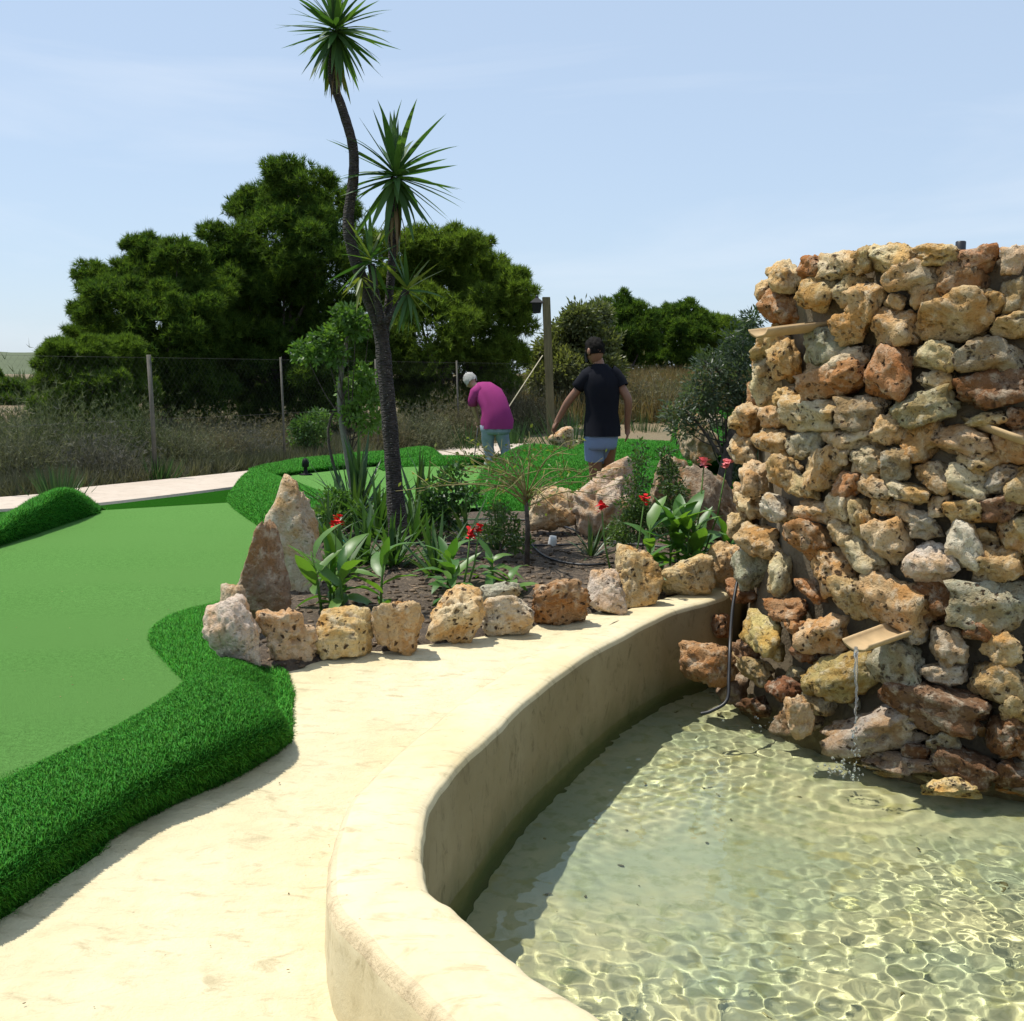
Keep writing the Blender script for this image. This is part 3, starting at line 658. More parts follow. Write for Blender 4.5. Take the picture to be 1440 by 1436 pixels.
# the side turned away from the photograph's right edge
for i in range(4000):
    if len(tower.children) > 288: break
    a = st_rng.uniform(math.radians(228), math.radians(308)); z = st_rng.uniform(-.4, 2.0); u = a * 1.6
    s = st_rng.uniform(.20, .32)
    if any(abs(u - q_[0]) < (s + q_[2]) * .43 and abs(z - q_[1]) < (s + q_[2]) * .33 for q_ in far_st): continue
    Q = Vector((TC.x + tower_r(z) * math.cos(a), TC.y + tower_r(z) * math.sin(a), z)); d = Q - Vector((0, 0, EYE)); c = Vector((d.x, d.dot(UP), d.dot(FW))); px = 720 + F * c.x / c.z
    if px < 1462: continue
    far_st.append((u, z, s)); n = Vector((math.cos(a), math.sin(a), 0)); X = Vector((0, 0, 1)).cross(n).normalized(); rot = Matrix((X, n, Vector((0, 0, 1)))).transposed().to_4x4() @ Matrix.Rotation(st_rng.normal(0, .3), 4, 'Y')
    o = child('stone', VAR[st_rng.randint(22)], Matrix.Translation(Q + n * .01) @ rot @ Matrix.Diagonal((s * 1.35, s * .9, s * 1.0, 1))); o.color = tone('tccgrt'[st_rng.randint(6)], st_rng)
# clay channel tiles that stick out as spouts
m_clay = mat_plain('fired_clay', (.46, .33, .18), .8, var=.35, sc=12)
def spout(tip, root, half):
    tip, root = Vector(tip), Vector(root); ax = (tip - root); L = ax.length; ax.normalize(); side = ax.cross(Vector((0, 0, 1))).normalized(); up = side.cross(ax)
    rings = []; th = np.linspace(math.pi * 1.02, math.pi * 1.98, 13)
    for t in np.linspace(0, 1, 9):
        c = np.array(root + ax * L * t); hw = half * (1.12 - .2 * t) * (1 + .02 * math.sin(t * 9)); s, u = np.array(side), np.array(up)
        o_ = [c + s * hw * math.cos(q) + u * (hw * .62 * math.sin(q)) for q in th]; i_ = [c + s * (hw - .013) * math.cos(q) + u * ((hw * .62 - .013) * math.sin(q)) for q in th[::-1]]
        rings.append(np.array(o_ + i_))
    V, fs = loft(rings, True); V = V - np.array([TC.x, TC.y, 0]); return link('clay_spout', np_mesh('clay_spout', V, fs, m_clay, True), tower)
def spout_px(tip, root, half, out):
    P, n = tower_hit(*root); d = ray(*tip); Q = Vector((0, 0, EYE)) + d * ((P - Vector((0, 0, EYE))).dot(FW) - out); spout(Q, P - n * .12 , half); return Q
spout_px((1066, 462), (1150, 448), .085, .18)
s_tip = spout_px((1204, 902), (1290, 872), .085, .22)
spout_px((1462, 612), (1372, 584), .10, .30)
# pipe end on the tower's top
P = atd(1351, 345, 5.7)
bmV, bmf = tube([(P.x - TC.x, P.y - TC.y, 2.0), (P.x - TC.x, P.y - TC.y, 2.262), (P.x - TC.x, P.y - TC.y, 2.266)], [.026, .026, .021], 14)
link('pipe', np_mesh('pipe', bmV, bmf, mat_plain('black_plastic', (.012, .013, .016), .4, sc=30), True), tower)

# ------------------------------------------------------------------ boulders and border rocks
def place_rock(name, px, py, w, h, ch, label, cat='rock', seed=1, dist=None, zb=.2, sub=5, depth=.8, group=None, pits=14, lean=0, yaw=0, mat=None, **kw):
    """bottom of the rock at row py + h/2"""
    b = at(px, py + h / 2, zb) if dist is None else atd(px, py + h / 2, dist)
    t = (b - Vector((0, 0, EYE))).dot(FW); W, H = w / F * t, h / F * t * 1.04; r = np.random.RandomState(seed)
    me = rock(seed, sub, pits=pits, mat=mat or m_stone, **kw); me.name = name
    o = link(name, me); D = depth * (W + H) / 2
    o.location = (b.x, b.y + D * .32, b.z + H * .47); o.scale = (W * 1.04, D, H * 1.06); o.rotation_euler = (0, lean, yaw); o.color = tone(ch, r)
    return tag(o, label, cat, group)
G = 'stones edging the planting bed'
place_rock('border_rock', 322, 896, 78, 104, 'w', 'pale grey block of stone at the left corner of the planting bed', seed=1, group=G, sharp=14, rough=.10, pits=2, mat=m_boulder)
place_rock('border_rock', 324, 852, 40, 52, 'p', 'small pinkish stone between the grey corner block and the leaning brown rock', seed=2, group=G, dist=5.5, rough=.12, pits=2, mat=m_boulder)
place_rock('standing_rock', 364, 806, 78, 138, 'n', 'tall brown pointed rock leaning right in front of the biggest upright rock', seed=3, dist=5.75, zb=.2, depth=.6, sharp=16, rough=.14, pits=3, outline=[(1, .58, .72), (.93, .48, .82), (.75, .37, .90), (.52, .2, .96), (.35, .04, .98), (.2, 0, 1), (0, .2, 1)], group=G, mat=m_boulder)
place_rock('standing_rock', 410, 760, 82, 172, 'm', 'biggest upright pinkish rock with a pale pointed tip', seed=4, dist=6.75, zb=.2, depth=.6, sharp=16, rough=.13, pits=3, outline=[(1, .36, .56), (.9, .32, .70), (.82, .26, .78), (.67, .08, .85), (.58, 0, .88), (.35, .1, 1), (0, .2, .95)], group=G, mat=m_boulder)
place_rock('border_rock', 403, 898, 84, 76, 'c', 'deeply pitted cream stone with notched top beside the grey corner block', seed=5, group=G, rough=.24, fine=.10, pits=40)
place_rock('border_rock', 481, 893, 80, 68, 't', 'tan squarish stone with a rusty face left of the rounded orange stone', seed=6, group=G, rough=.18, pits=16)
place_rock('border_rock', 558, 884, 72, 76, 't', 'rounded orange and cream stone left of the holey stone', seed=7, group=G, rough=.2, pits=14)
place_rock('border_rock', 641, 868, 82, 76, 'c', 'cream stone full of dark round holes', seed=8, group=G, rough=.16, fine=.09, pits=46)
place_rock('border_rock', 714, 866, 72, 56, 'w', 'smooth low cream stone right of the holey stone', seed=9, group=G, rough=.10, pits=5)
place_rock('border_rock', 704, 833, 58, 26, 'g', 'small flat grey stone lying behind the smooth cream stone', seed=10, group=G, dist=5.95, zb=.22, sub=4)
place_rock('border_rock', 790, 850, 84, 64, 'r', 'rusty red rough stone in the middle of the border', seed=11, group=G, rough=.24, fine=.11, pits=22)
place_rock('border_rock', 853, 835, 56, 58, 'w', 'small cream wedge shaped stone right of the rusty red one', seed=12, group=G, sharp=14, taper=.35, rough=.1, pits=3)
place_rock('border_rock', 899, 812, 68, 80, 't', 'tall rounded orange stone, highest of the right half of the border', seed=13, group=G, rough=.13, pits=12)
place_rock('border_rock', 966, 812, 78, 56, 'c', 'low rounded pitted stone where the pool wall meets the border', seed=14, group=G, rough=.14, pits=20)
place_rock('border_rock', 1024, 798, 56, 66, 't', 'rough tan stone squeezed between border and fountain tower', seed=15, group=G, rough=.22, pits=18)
place_rock('boulder', 1001, 938, 82, 56, 'r', 'rusty boulder half under water at the left foot of the fountain', seed=16, dist=6.0, zb=-.3, rough=.2, pits=18)
place_rock('boulder', 1128, 1012, 40, 60, 'p', 'pink stone standing in the water below the fountain spout', seed=36, dist=5.25, rough=.2, pits=10)
place_rock('boulder', 1345, 1118, 90, 34, 'y', 'yellowish flat stone under the water at the fountain foot', seed=37, dist=4.75, rough=.2, pits=10)
GB = 'big boulders in the back of the bed'
place_rock('boulder', 850, 714, 98, 128, 'm', 'large pitted boulder behind the red flowers, its top lit', seed=17, dist=8.6, depth=.9, rough=.2, fine=.08, pits=26, outline=[(1, .8, .97), (.9, .5, 1), (.74, .32, 1), (.62, .06, 1), (.4, .1, 1), (0, .2, .92)], group=GB, mat=m_boulder)
place_rock('boulder', 778, 716, 70, 58, 'p', 'low boulder left of the large pitted boulder', seed=18, dist=8.9, rough=.18, pits=20, group=GB, mat=m_boulder)
place_rock('boulder', 1004, 712, 92, 108, 'n', 'brown sloping boulder behind the pink flowers', seed=19, dist=8.5, depth=.8, rough=.12, pits=6, outline=[(1, .03, .3), (.8, 0, .7), (.6, 0, .9), (.35, 0, 1), (0, 0, 1)], group=GB, mat=m_boulder)
place_rock('boulder', 950, 690, 70, 94, 'n', 'dark boulder behind the bushy green shrubs', seed=20, dist=9.0, rough=.14, pits=8, taper=.3, group=GB, mat=m_boulder)
place_rock('boulder', 985, 616, 56, 70, 'p', 'tan boulder on the turf beside the olive trunk', seed=21, dist=11.6, rough=.14, pits=8, taper=.4, mat=m_boulder)
place_rock('boulder', 1006, 594, 26, 24, 'w', 'small pale stone on top of the far turf bank', seed=22, dist=13.0, sub=4, rough=.14, pits=4)
place_rock('boulder', 790, 618, 36, 34, 'p', 'dry earthy lump of rock by the lamp post', seed=23, dist=15.2, sub=4, rough=.2, pits=6)
# trickle of water from the spout
k = M_('falling_water', .05); k.b.inputs['Transmission Weight'].default_value = .9; k.b.inputs['IOR'].default_value = 1.33; k.col((.9, .95, .97)); m_drop = k.m
def trickle():
    r = np.random.RandomState(9); parts = []; A = np.array(s_tip) - np.array((0, 0, .03)); out = np.array((-.02, -.10, 0))
    zs = A[2] - WATER; pts = [A + out * math.sqrt(s) * 1.2 + np.array((r.normal(0, .003), 0, -s * zs)) for s in np.linspace(0, .55, 22)]
    parts.append(tube(pts, [.009 - .006 * i / 22 + r.uniform(-.002, .002) for i in range(22)], 8))
    D, Fc = ico(1)
    for i in range(36):
        s = r.uniform(.5, 1.0); c = A + out * math.sqrt(s) * 1.2 + np.array((r.normal(0, .012), r.normal(0, .012), -s * zs)); parts.append((D * r.uniform(.002, .007) * np.array((1, 1, 1.6)) + c, [Fc]))
    for (c0, n_) in ((sp1, 55), (sp2, 40)):
        for i in range(n_):
            a, q = r.uniform(0, 6.28), abs(r.normal(0, .055)); h = max(0, r.normal(.015, .03)) * max(0, 1 - q * 5)
            parts.append((D * r.uniform(.002, .008) + np.array((c0.x + q * math.cos(a) * 1.4, c0.y + q * math.sin(a), WATER + .004 + h)), [Fc]))
    V, fs = join(parts); o = link('water_trickle', np_mesh('water_trickle', V, fs, m_drop)); tag(o, 'thin trickle of water falling from the lowest clay spout and splashing', 'water', kind='stuff')
trickle()
# black garden hose down the tower's left foot
def hose(name, pts, rad, mat, label, n=60):
    V, fs = tube(catmull([tuple(q) for q in pts], n), rad, 8); o = link(name, np_mesh(name, V, fs, mat)); return tag(o, label, 'hose')
m_hose = mat_plain('black_hose', (.012, .012, .013), .45, sc=30)
H0 = [atd(1043, 765, 6.6), atd(1040, 800, 6.45), atd(1031, 850, 6.2), atd(1027, 900, 5.85), atd(1025, 950, 5.7), atd(1022, 985, 5.62), atd(1000, 1000, 5.6), atd(985, 1004, 5.6)]
hose('garden_hose', H0, .0095, m_hose, 'black hose hanging down the fountain into the pool')
# ================================================================== vegetation
m_leaf = mat_leafy('foliage', .35, .45, .35); m_needle = mat_leafy('needles', .44, .7, .08); m_dry = mat_leafy('dry_twigs', .2, .8, .1)
k = M_('bark', .95); p = k.pos(); c = k.mix(k.ramp(k.noise(12, 6, .7, p), (.4, 0.), (.62, 1.)), (.055, .043, .036), (.12, .095, .08)); k.col(c); k.nrm(k.bump(k.noise(30, 5, .7, p), 1, .02)); m_bark = k.m
k = M_('yucca_bark', .9); p = k.pos()
mp = k.n('Mapping', Vector=p); mp.inputs['Scale'].default_value = (1, 1, 2.4)
v = k.n('TexVoronoi', Vector=mp.outputs[0], Scale=30.0).outputs['Distance']
c = k.mix(k.ramp(k.noise(20, 5, .7, p), (.4, 0.), (.62, 1.)), (.022, .018, .016), (.062, .050, .043))
c = k.mix(k.math('MULTIPLY', k.ramp(v, (.10, 1.), (.2, 0.)), k.ramp(k.noise(22, 2, .5, p), (.50, 0.), (.56, 1.))), c, (.42, .38, .30))
k.col(c); k.nrm(k.bump(k.math('ADD', v, k.noise(40, 4, .7, p)), 1, .02)); m_ybark = k.m

def frame_for(d, up=Vector((0, 0, 1)), roll=0):
    d = Vector(d).normalized(); s = up.cross(d)
    if s.length < 1e-3: s = Vector((1, 0, 0))
    s.normalize(); n = d.cross(s); Mx = Matrix((d, s, n)).transposed().to_4x4()
    return Mx @ Matrix.Rotation(roll, 4, 'X')
def leaf_mesh(name, mat, wid, droop, segs=7, fold=.25, shape='sword', wave=0):
    """a blade of length 1 along +X, folded along its middle"""
    V, q = [], []
    for i in range(segs + 1):
        t = i / segs
        if shape == 'sword': w = wid * (min(1, .55 + t * 2.2) if t < .3 else 1.0) * (1 - max(0, (t - .3) / .7) ** 1.7)
        else: w = wid * (math.sin(math.pi * min(1, t ** .8 * 1.0)) ** .8 if 0 < t < 1 else (.10 if t == 0 else 0.0)) + (.035 * wid if t < .15 else 0)
        x, z = t * (1 - .25 * droop * t), -droop * t * t * .75
        wv = wave * math.sin(t * 15) * w
        V += [(x, -w, z + fold * w + wv), (x, 0, z), (x, w, z + fold * w - wv)]
    for i in range(segs):
        a = i * 3; q += [(a, a + 3, a + 4, a + 1), (a + 1, a + 4, a + 5, a + 2)]
    return np_mesh(name, V, np.array(q), mat)
m_yl = mat_leafcol('yucca_leaf', (.040, .105, .028), (.085, .165, .040), .3, .6)
m_yl2 = mat_leafcol('yellowing_leaf', (.12, .17, .04), (.20, .22, .05), .35, .42)
m_cl = mat_leafcol('canna_leaf', (.055, .16, .028), (.14, .26, .045), .35, .42)
m_fl = mat_leafcol('flax_leaf', (.035, .085, .030), (.075, .13, .04), .22, .4)
SW = [leaf_mesh('leaf', m_yl, .050, d, 6) for d in (.0, .12, .3)]
SW2 = [leaf_mesh('leaf', m_yl2, .055, d, 6) for d in (.08, .25)]
FLX = [leaf_mesh('leaf', m_fl, .030, d, 6) for d in (.05, .25, .55)]
SWS = [leaf_mesh('leaf', m_yl, .045, d, 6) for d in (.05, .2, .4)]
CAN = [leaf_mesh('leaf', m_cl, .15, d, 8, .35, 'broad', w_) for d, w_ in ((.15, .06), (.4, .12), (.75, .08), (1.0, .14))]
lr = np.random.RandomState(21)
def rosette(parent, base, c, n, L, meshes, el0=82, el1=-65, power=1.0, jitter=8, lo=.8, hi=1.1, group=None):
    """leaves round the point c, from upright ones in the middle to hanging ones below"""
    for i in range(n):
        u = (i + .5) / n; az = i * 2.39996 + lr.normal(0, .15); el = R(el0 + (el1 - el0) * u ** power + lr.normal(0, jitter))
        d = Vector((math.cos(az) * math.cos(el), math.sin(az) * math.cos(el), math.sin(el))); l = L * lr.uniform(lo, hi)
        me = meshes[lr.randint(len(meshes))]; up = Vector((0, 0, 1)) if abs(d.z) < .95 else Vector((math.cos(az), math.sin(az), 0))
        Mx = Matrix.Translation(Vector(c) - Vector(base) + d * .012 + Vector((0, 0, -.12 * u * L))) @ frame_for(d, up, lr.normal(0, .25)) @ Matrix.Diagonal((l, l * lr.uniform(.85, 1.15), l, 1))
        link('leaf', me, parent, Mx)
# ---- the tall yucca in the middle of the bed
YD = 8.4; ybase = atd(563, 785, YD)
yu = empty('yucca_tree', ybase, 'tall thin crooked yucca with spiky leaf heads rising out of the bed', 'tree')
def wtube(pts, depth, base, n=60, seg=12, rough=.0):
    P = catmull([tuple(atd(a, b, depth if len(q) < 4 else q[3])) for q in pts for a, b in [q[:2]]], n); t = depth
    rad = np.interp(np.linspace(0, 1, n), np.linspace(0, 1, len(pts)), [q[2] / 2 / F * (depth + .15) for q in pts])
    if rough: rad = rad * (1 + rough * np.random.RandomState(3).normal(0, 1, n))
    V, fs = tube(P, rad, seg); return V - np.array(base), fs
tr1 = [(567, 800, 42), (562, 760, 31), (556, 700, 24), (550, 620, 22), (543, 540, 21), (534, 462, 20), (512, 402, 18), (494, 345, 16), (490, 305, 15), (497, 250, 14), (496, 205, 13), (481, 152, 12), (467, 108, 11), (471, 60, 12)]
V, fs = join([wtube(tr1, YD, ybase, 90, 14, .03), wtube([(541, 480, 11), (548, 410, 11), (552, 350, 11), (553, 300, 13), (556, 250, 13)], YD + .1, ybase, 40, 10, .03),
              wtube([(537, 455, 11), (528, 410, 10), (522, 372, 10)], YD - .1, ybase, 16), wtube([(541, 455, 11), (560, 430, 10), (572, 408, 10)], YD - .12, ybase, 16)])
link('trunk', np_mesh('trunk', V, fs, m_ybark), yu)
rosette(yu, ybase, atd(472, 38, YD), 96, .44, SW, 80, -72, .85)
rosette(yu, ybase, atd(556, 243, YD + .1), 72, .50, SW, 84, -70, .9, 7, .75, 1.2)
rosette(yu, ybase, atd(521, 362, YD - .1), 26, .34, SW + SW + SW2[:1], 80, -50, .9)
rosette(yu, ybase, atd(573, 405, YD - .12), 30, .34, SW + SW2[:1], 80, -80, .85)
rosette(yu, ybase, atd(508, 388, YD - .2), 9, .26, SW2, -20, -65)
m_dead = mat_leafcol('dead_leaf', (.13, .085, .04), (.24, .17, .08), .2, .7); DEAD = [leaf_mesh('leaf', m_dead, .035, d, 6, .5) for d in (.1, .3)]
rosette(yu, ybase, atd(471, 75, YD), 13, .34, DEAD + SW2[:1], -62, -84); rosette(yu, ybase, atd(556, 285, YD + .1), 14, .36, DEAD + SW2[:1], -60, -84)

def flower(parent, base, c, size, col, seed):
    r = np.random.RandomState(seed); parts = []
    for i in range(18):
        cz = r.normal(0, .22, 3) * size * (.8, .8, 1.2)
        d = Vector(r.normal(0, 1, 3)); d.z = abs(d.z) * 1.3 + .35; d.normalize(); pv = []
        me = []
        for t, w in ((0, .08), (.35, .30), (.7, .34), (1, .05)):
            s = d.cross(Vector((.1, .3, 1))).normalized(); b = Vector(c) + Vector(cz) - Vector(base) + d * size * .75 * t + Vector((0, 0, -size * .35 * t * t)) + Vector((0, 0, r.uniform(-.3, .5) * size if t == 0 else 0)) * 0
            pv += [tuple(b - s * size * w), tuple(b + s * size * w + Vector((0, 0, size * .08)))]
        parts.append((np.array(pv), [np.array([(0, 1, 3, 2), (2, 3, 5, 4), (4, 5, 7, 6)])]))
    V, fs = join(parts); link('flower', np_mesh('flower', V, fs, col), parent)
m_red = mat_plain('red_petal', (.62, .022, .025), .6); m_pink = mat_plain('pink_petal', (.80, .25, .26), .6)
m_stem = mat_plain('green_stem', (.08, .16, .035), .6, sc=20)
def canna(px, py, depth, n, L, label, stems=2, flowers=(), spread=.10, el=(78, 5), z=None, meshes=CAN, hs=1.0):
    b = atd(px, py, depth) if z is None else at(px, py, z); b = Vector((b.x, b.y, float(soil_z(np.array([b.x]), np.array([b.y]))[0]) - .01))
    t = empty('canna_plant', b, label, 'plant', 'flowering plants in the bed'); k_ = 0
    for s in range(stems):
        o = Vector((lr.normal(0, spread), lr.normal(0, spread * .7), 0)); h = L * hs * lr.uniform(.5, 1.1)
        V, fs = tube([(o.x, o.y, -.02), (o.x * 1.1, o.y * 1.1, h * .5), (o.x * 1.25, o.y * 1.25, h)], [.009, .008, .004], 6); link('stem', np_mesh('stem', V, fs, m_stem), t)
        for i in range(n // stems):
            u = (i + .5) / (n // stems); az = i * 2.4 + s + lr.normal(0, .4); e = R(el[1] + (el[0] - el[1]) * u + lr.normal(0, 8)); d = Vector((math.cos(az) * math.cos(e), math.sin(az) * math.cos(e), math.sin(e))); l = L * lr.uniform(.75, 1.15)
            link('leaf', meshes[lr.randint(len(meshes))], t, Matrix.Translation(Vector((o.x * 1.15, o.y * 1.15, h * (.1 + .85 * u)))) @ frame_for(d, Vector((0, 0, 1)), lr.normal(0, .3)) @ Matrix.Diagonal((l, l * lr.uniform(.8, 1.15), l, 1)))
    for fx, fy, fs_, mt in flowers:
        c = atd(fx, fy, b.y + lr.uniform(-.05, .05)); q = c - b
        V, fs = tube([(q.x * .3, q.y * .3, 0), (q.x * .8, q.y * .8, q.z * .55), (q.x, q.y, q.z)], [.007, .006, .004], 6); link('stem', np_mesh('stem', V, fs, m_stem), t)
        flower(t, b, c, fs_, mt, int(fx))
    return t
canna(466, 846, 6.35, 20, .28, 'broad leaved plant between the biggest upright rock and the yucca trunk', 2, [(472, 736, .055, m_red)], hs=1.5)
canna(508, 850, 6.25, 20, .27, 'tall bright leafy plant behind the tan and orange border stones', 3, hs=1.4)
canna(640, 826, 6.45, 13, .25, 'low leafy plant with a red flower above the holey stone', 1, [(661, 752, .058, m_red), (674, 745, .05, m_red)], el=(60, 0))
canna(762, 812, 6.6, 13, .22, 'low leafy plant behind the rusty red border stone', 1, el=(55, -10))
canna(872, 792, 6.8, 15, .24, 'leafy plant with dark red flower heads behind the tall orange stone', 1, [(846, 715, .058, m_red), (906, 704, .048, m_red)], el=(60, 0))
canna(962, 776, 7.3, 27, .31, 'large pale green leafy plant with pink flowers left of the fountain', 3, [(990, 652, .056, m_pink), (1022, 654, .066, m_pink)], .09, (75, 20), hs=1.6)
canna(1040, 760, 7.4, 10, .3, 'leafy plant squeezed against the left side of the fountain', 1, el=(80, 25))
def clump(name, px, py, depth, n, L, meshes, label, cat='plant', el=(88, 20), group=None, jitter=8):
    b = atd(px, py, depth); b = Vector((b.x, b.y, float(soil_z(np.array([b.x]), np.array([b.y]))[0]) - .02)); t = empty(name, b, label, cat, group); rosette(t, b, b, n, L, meshes, el[0], el[1], 1.0, jitter, .6, 1.15); return t
clump('flax_plant', 500, 722, 9.4, 95, .80, FLX, 'spiky clump of dark narrow leaves left of the yucca trunk', el=(88, 28))
clump('flax_plant', 592, 716, 9.3, 70, .66, FLX, 'spiky clump of narrow leaves right of the yucca trunk', el=(88, 28))
clump('small_yucca', 613, 800, 7.4, 46, .46, SWS, 'small spiky yucca at the right foot of the tall trunk', el=(86, 0))
clump('small_yucca', 512, 772, 7.7, 50, .50, SWS, 'small spiky yucca at the left foot of the tall trunk', el=(86, 5))

canna(596, 802, 6.95, 12, .24, 'low leafy plant right below the tall trunk, behind the orange border stone', 1, el=(70, 5))
canna(704, 806, 7.0, 10, .20, 'small leafy plant behind the flat grey stone', 1, el=(60, 0))
canna(915, 768, 7.3, 18, .30, 'leafy plant at the foot of the feathery shrubs', 2, hs=1.3, el=(75, 10))
canna(1004, 764, 7.5, 12, .28, 'leafy plant in front of the brown sloping boulder', 1, el=(75, 15))
clump('flax_plant', 462, 742, 8.5, 46, .42, FLX, 'small spiky clump close to the right of the biggest upright rock', el=(86, 20))
clump('flax_plant', 553, 800, 7.6, 50, .46, SWS, 'spiky clump in front of the base of the tall trunk', el=(86, 10))
clump('flax_plant', 655, 742, 8.6, 36, .40, FLX, 'small narrow leaved clump between the trunk and the twiggy shrub', el=(86, 20))
clump('small_yucca', 533, 742, 8.9, 50, .55, SWS, 'pale spiky clump pressed against the left side of the tall trunk', el=(88, 15))
clump('small_yucca', 582, 752, 8.75, 44, .46, SWS, 'spiky clump pressed against the right side of the tall trunk', el=(88, 10))
clump('small_yucca', 480, 800, 7.3, 40, .40, SWS, 'spiky clump between the canna leaves and the tall trunk', el=(86, 15))
clump('flax_plant', 700, 752, 8.2, 34, .34, FLX, 'small narrow leaved clump left of the twiggy shrub stem', el=(86, 15))
clump('flax_plant', 830, 742, 8.0, 36, .34, FLX, 'small narrow leaved clump in front of the large pitted boulder', el=(86, 15))
# ---- leafy crowns made of many small leaves or needle tufts
def spray(pts, dirs, k, L, W, spread, cols, seed, leaf=False, droop=0.):
    """k blades at each point; cols per point"""
    r = np.random.RandomState(seed); n = len(pts); P = np.repeat(pts, k, 0); D = np.repeat(dirs, k, 0) + r.normal(0, spread, (n * k, 3)); D /= np.linalg.norm(D, axis=1)[:, None]
    S = np.cross(D, r.normal(0, 1, (n * k, 3))); S /= np.linalg.norm(S, axis=1)[:, None]; l = L * r.uniform(.6, 1.3, (n * k, 1)); w = W * r.uniform(.7, 1.3, (n * k, 1))
    if leaf: P = P + D * L * r.uniform(0, 1.3, (n * k, 1))
    T = P + D * l - np.array([0, 0, 1]) * droop * l; Cc = np.repeat(cols, k, 0) * r.uniform(.75, 1.3, (n * k, 1))
    if leaf:
        m = P + D * l * .5; V = np.stack([P, m - S * w, T, m + S * w], 1).reshape(-1, 3); q = np.arange(n * k)[:, None] * 4 + np.arange(4); return V, q, np.repeat(Cc, 4, 0)
    V = np.stack([P - S * w, P + S * w, T], 1).reshape(-1, 3); q = np.arange(n * k)[:, None] * 3 + np.arange(3); return V, q, np.repeat(Cc, 3, 0)
def blob_points(blobs, n, seed, shell=.55, squash=.8):
    r = np.random.RandomState(seed); B = np.array([b[:4] for b in blobs], float); w = B[:, 3] ** 2; w /= w.sum(); pick = r.choice(len(B), n, p=w)
    d = r.normal(0, 1, (n, 3)); d /= np.linalg.norm(d, axis=1)[:, None]; rad = (r.uniform(shell ** 3, 1, n) ** (1 / 3)) * (1 + .16 * r.normal(0, 1, n) * (r.rand(n) < .3))
    P = B[pick, :3] + d * (rad * B[pick, 3])[:, None] * np.array([1, 1, squash]); return P, d, pick
def px_blobs(L, depth, jit, seed):
    r = np.random.RandomState(seed); out = []
    for a, b, rr in L:
        y = depth + r.uniform(-jit, jit); c = atd(a, b, y); out.append((c.x, c.y, c.z, rr / F * y))
    return out
def tree(name, label, blobs, trunk, depth, n, kind, seed, c1, c2, group=None, L=.2, W=.012, k=12, shell=.45, trunk_w=.3, limbs=10, cat='tree', base_z=None):
    r = np.random.RandomState(seed); B = px_blobs(blobs, depth, max(b[2] for b in blobs) / F * depth * .9, seed); base = atd(trunk[0], trunk[1], depth)
    if base_z is not None: base.z = base_z
    t = empty(name, base, label, cat, group); bs = np.array(base)
    if kind == 'pine':                    # many small puffs of needles sit on every bough
        S = []
        for b in B:
            for _ in range(22):
                v = r.normal(0, 1, 3); v[2] = abs(v[2]) * .8 - .25 + r.normal(0, .2); v /= np.linalg.norm(v); q = r.uniform(.62, 1.06); S.append((b[0] + v[0] * b[3] * q, b[1] + v[1] * b[3] * q, b[2] + v[2] * b[3] * q * .85, b[3] * r.uniform(.17, .36)))
        P, d, pick = blob_points(S, int(n * 1.7), seed, .30, .70); P3, d3, _ = blob_points(B, n // 2, seed + 7, .3); P, d = np.concatenate([P, P3]), np.concatenate([d, d3])
    else: P, d, pick = blob_points(B, n, seed, shell)
    ok = P[:, 2] > base.z + .05; P, d = P[ok], d[ok]
    up = np.array([0, 0, 1.0]); u = r.rand(len(P), 1); cols = np.array(c1) * (1 - u) + np.array(c2) * u
    dirs = d * .55 + up * (.5 if kind == 'pine' else .1)
    V, q, cc = spray(P - bs, dirs, k, L * (.50 if kind == 'pine' else 1), W * (.72 if kind == 'pine' else 1), .75 if kind == 'pine' else .9, cols, seed, kind != 'pine')
    o = link('crown', np_mesh('crown', V, q, m_needle if kind == 'pine' else m_leaf, True, cc), t); o['kind'] = 'stuff'
    top = np.array([b[:3] for b in B]).mean(0); parts = [tube(catmull([bs - bs - (0, 0, .3), (top - bs) * .35 + r.normal(0, .1, 3), (top - bs) * .8], 10), np.linspace(trunk_w / 2, trunk_w / 5, 10), 8)]
    for b in sorted(B, key=lambda q: -q[3])[:limbs]:
        st = (top - bs) * r.uniform(.15, .6); e = np.array(b[:3]) - bs; m = (st + e) / 2 + np.array([0, 0, -.1 * np.linalg.norm(e - st)])
        parts.append(tube(catmull([st, m, e], 7), np.linspace(trunk_w / 5, trunk_w / 16, 7), 5))
    V, fs = join(parts); link('trunk', np_mesh('trunk', V, fs, m_bark), t); return t
PG = (.030, .068, .016); PG2 = (.095, .150, .026); PY = (.115, .165, .030)
GT = 'pine trees behind the fence'
tree('pine_tree', 'tallest dark pine tree directly left of the yucca trunk', [(420, 268, 50), (372, 295, 46), (462, 300, 46), (345, 290, 22), (400, 345, 70), (450, 370, 64), (340, 372, 34), (330, 345, 22), (300, 332, 20), (305, 360, 24), (318, 395, 50), (350, 430, 80), (440, 450, 74), (400, 520, 84), (470, 520, 60), (320, 500, 60), (310, 550, 50), (460, 570, 45), (380, 575, 45)], (400, 618), 25.5, 15000, 'pine', 31, PG, PG2, GT, .30, .014, 13)
tree('pine_tree', 'rounded pine tree at the left with stepped outline', [(208, 360, 34), (250, 362, 32), (180, 388, 30), (230, 405, 58), (150, 402, 24), (128, 390, 22), (165, 430, 48), (130, 440, 28), (118, 470, 22), (270, 420, 50), (240, 470, 70), (170, 490, 50), (290, 470, 50), (230, 540, 60), (280, 550, 50)], (240, 628), 23, 11000, 'pine', 32, PG, PG2, GT, .27, .013, 13)
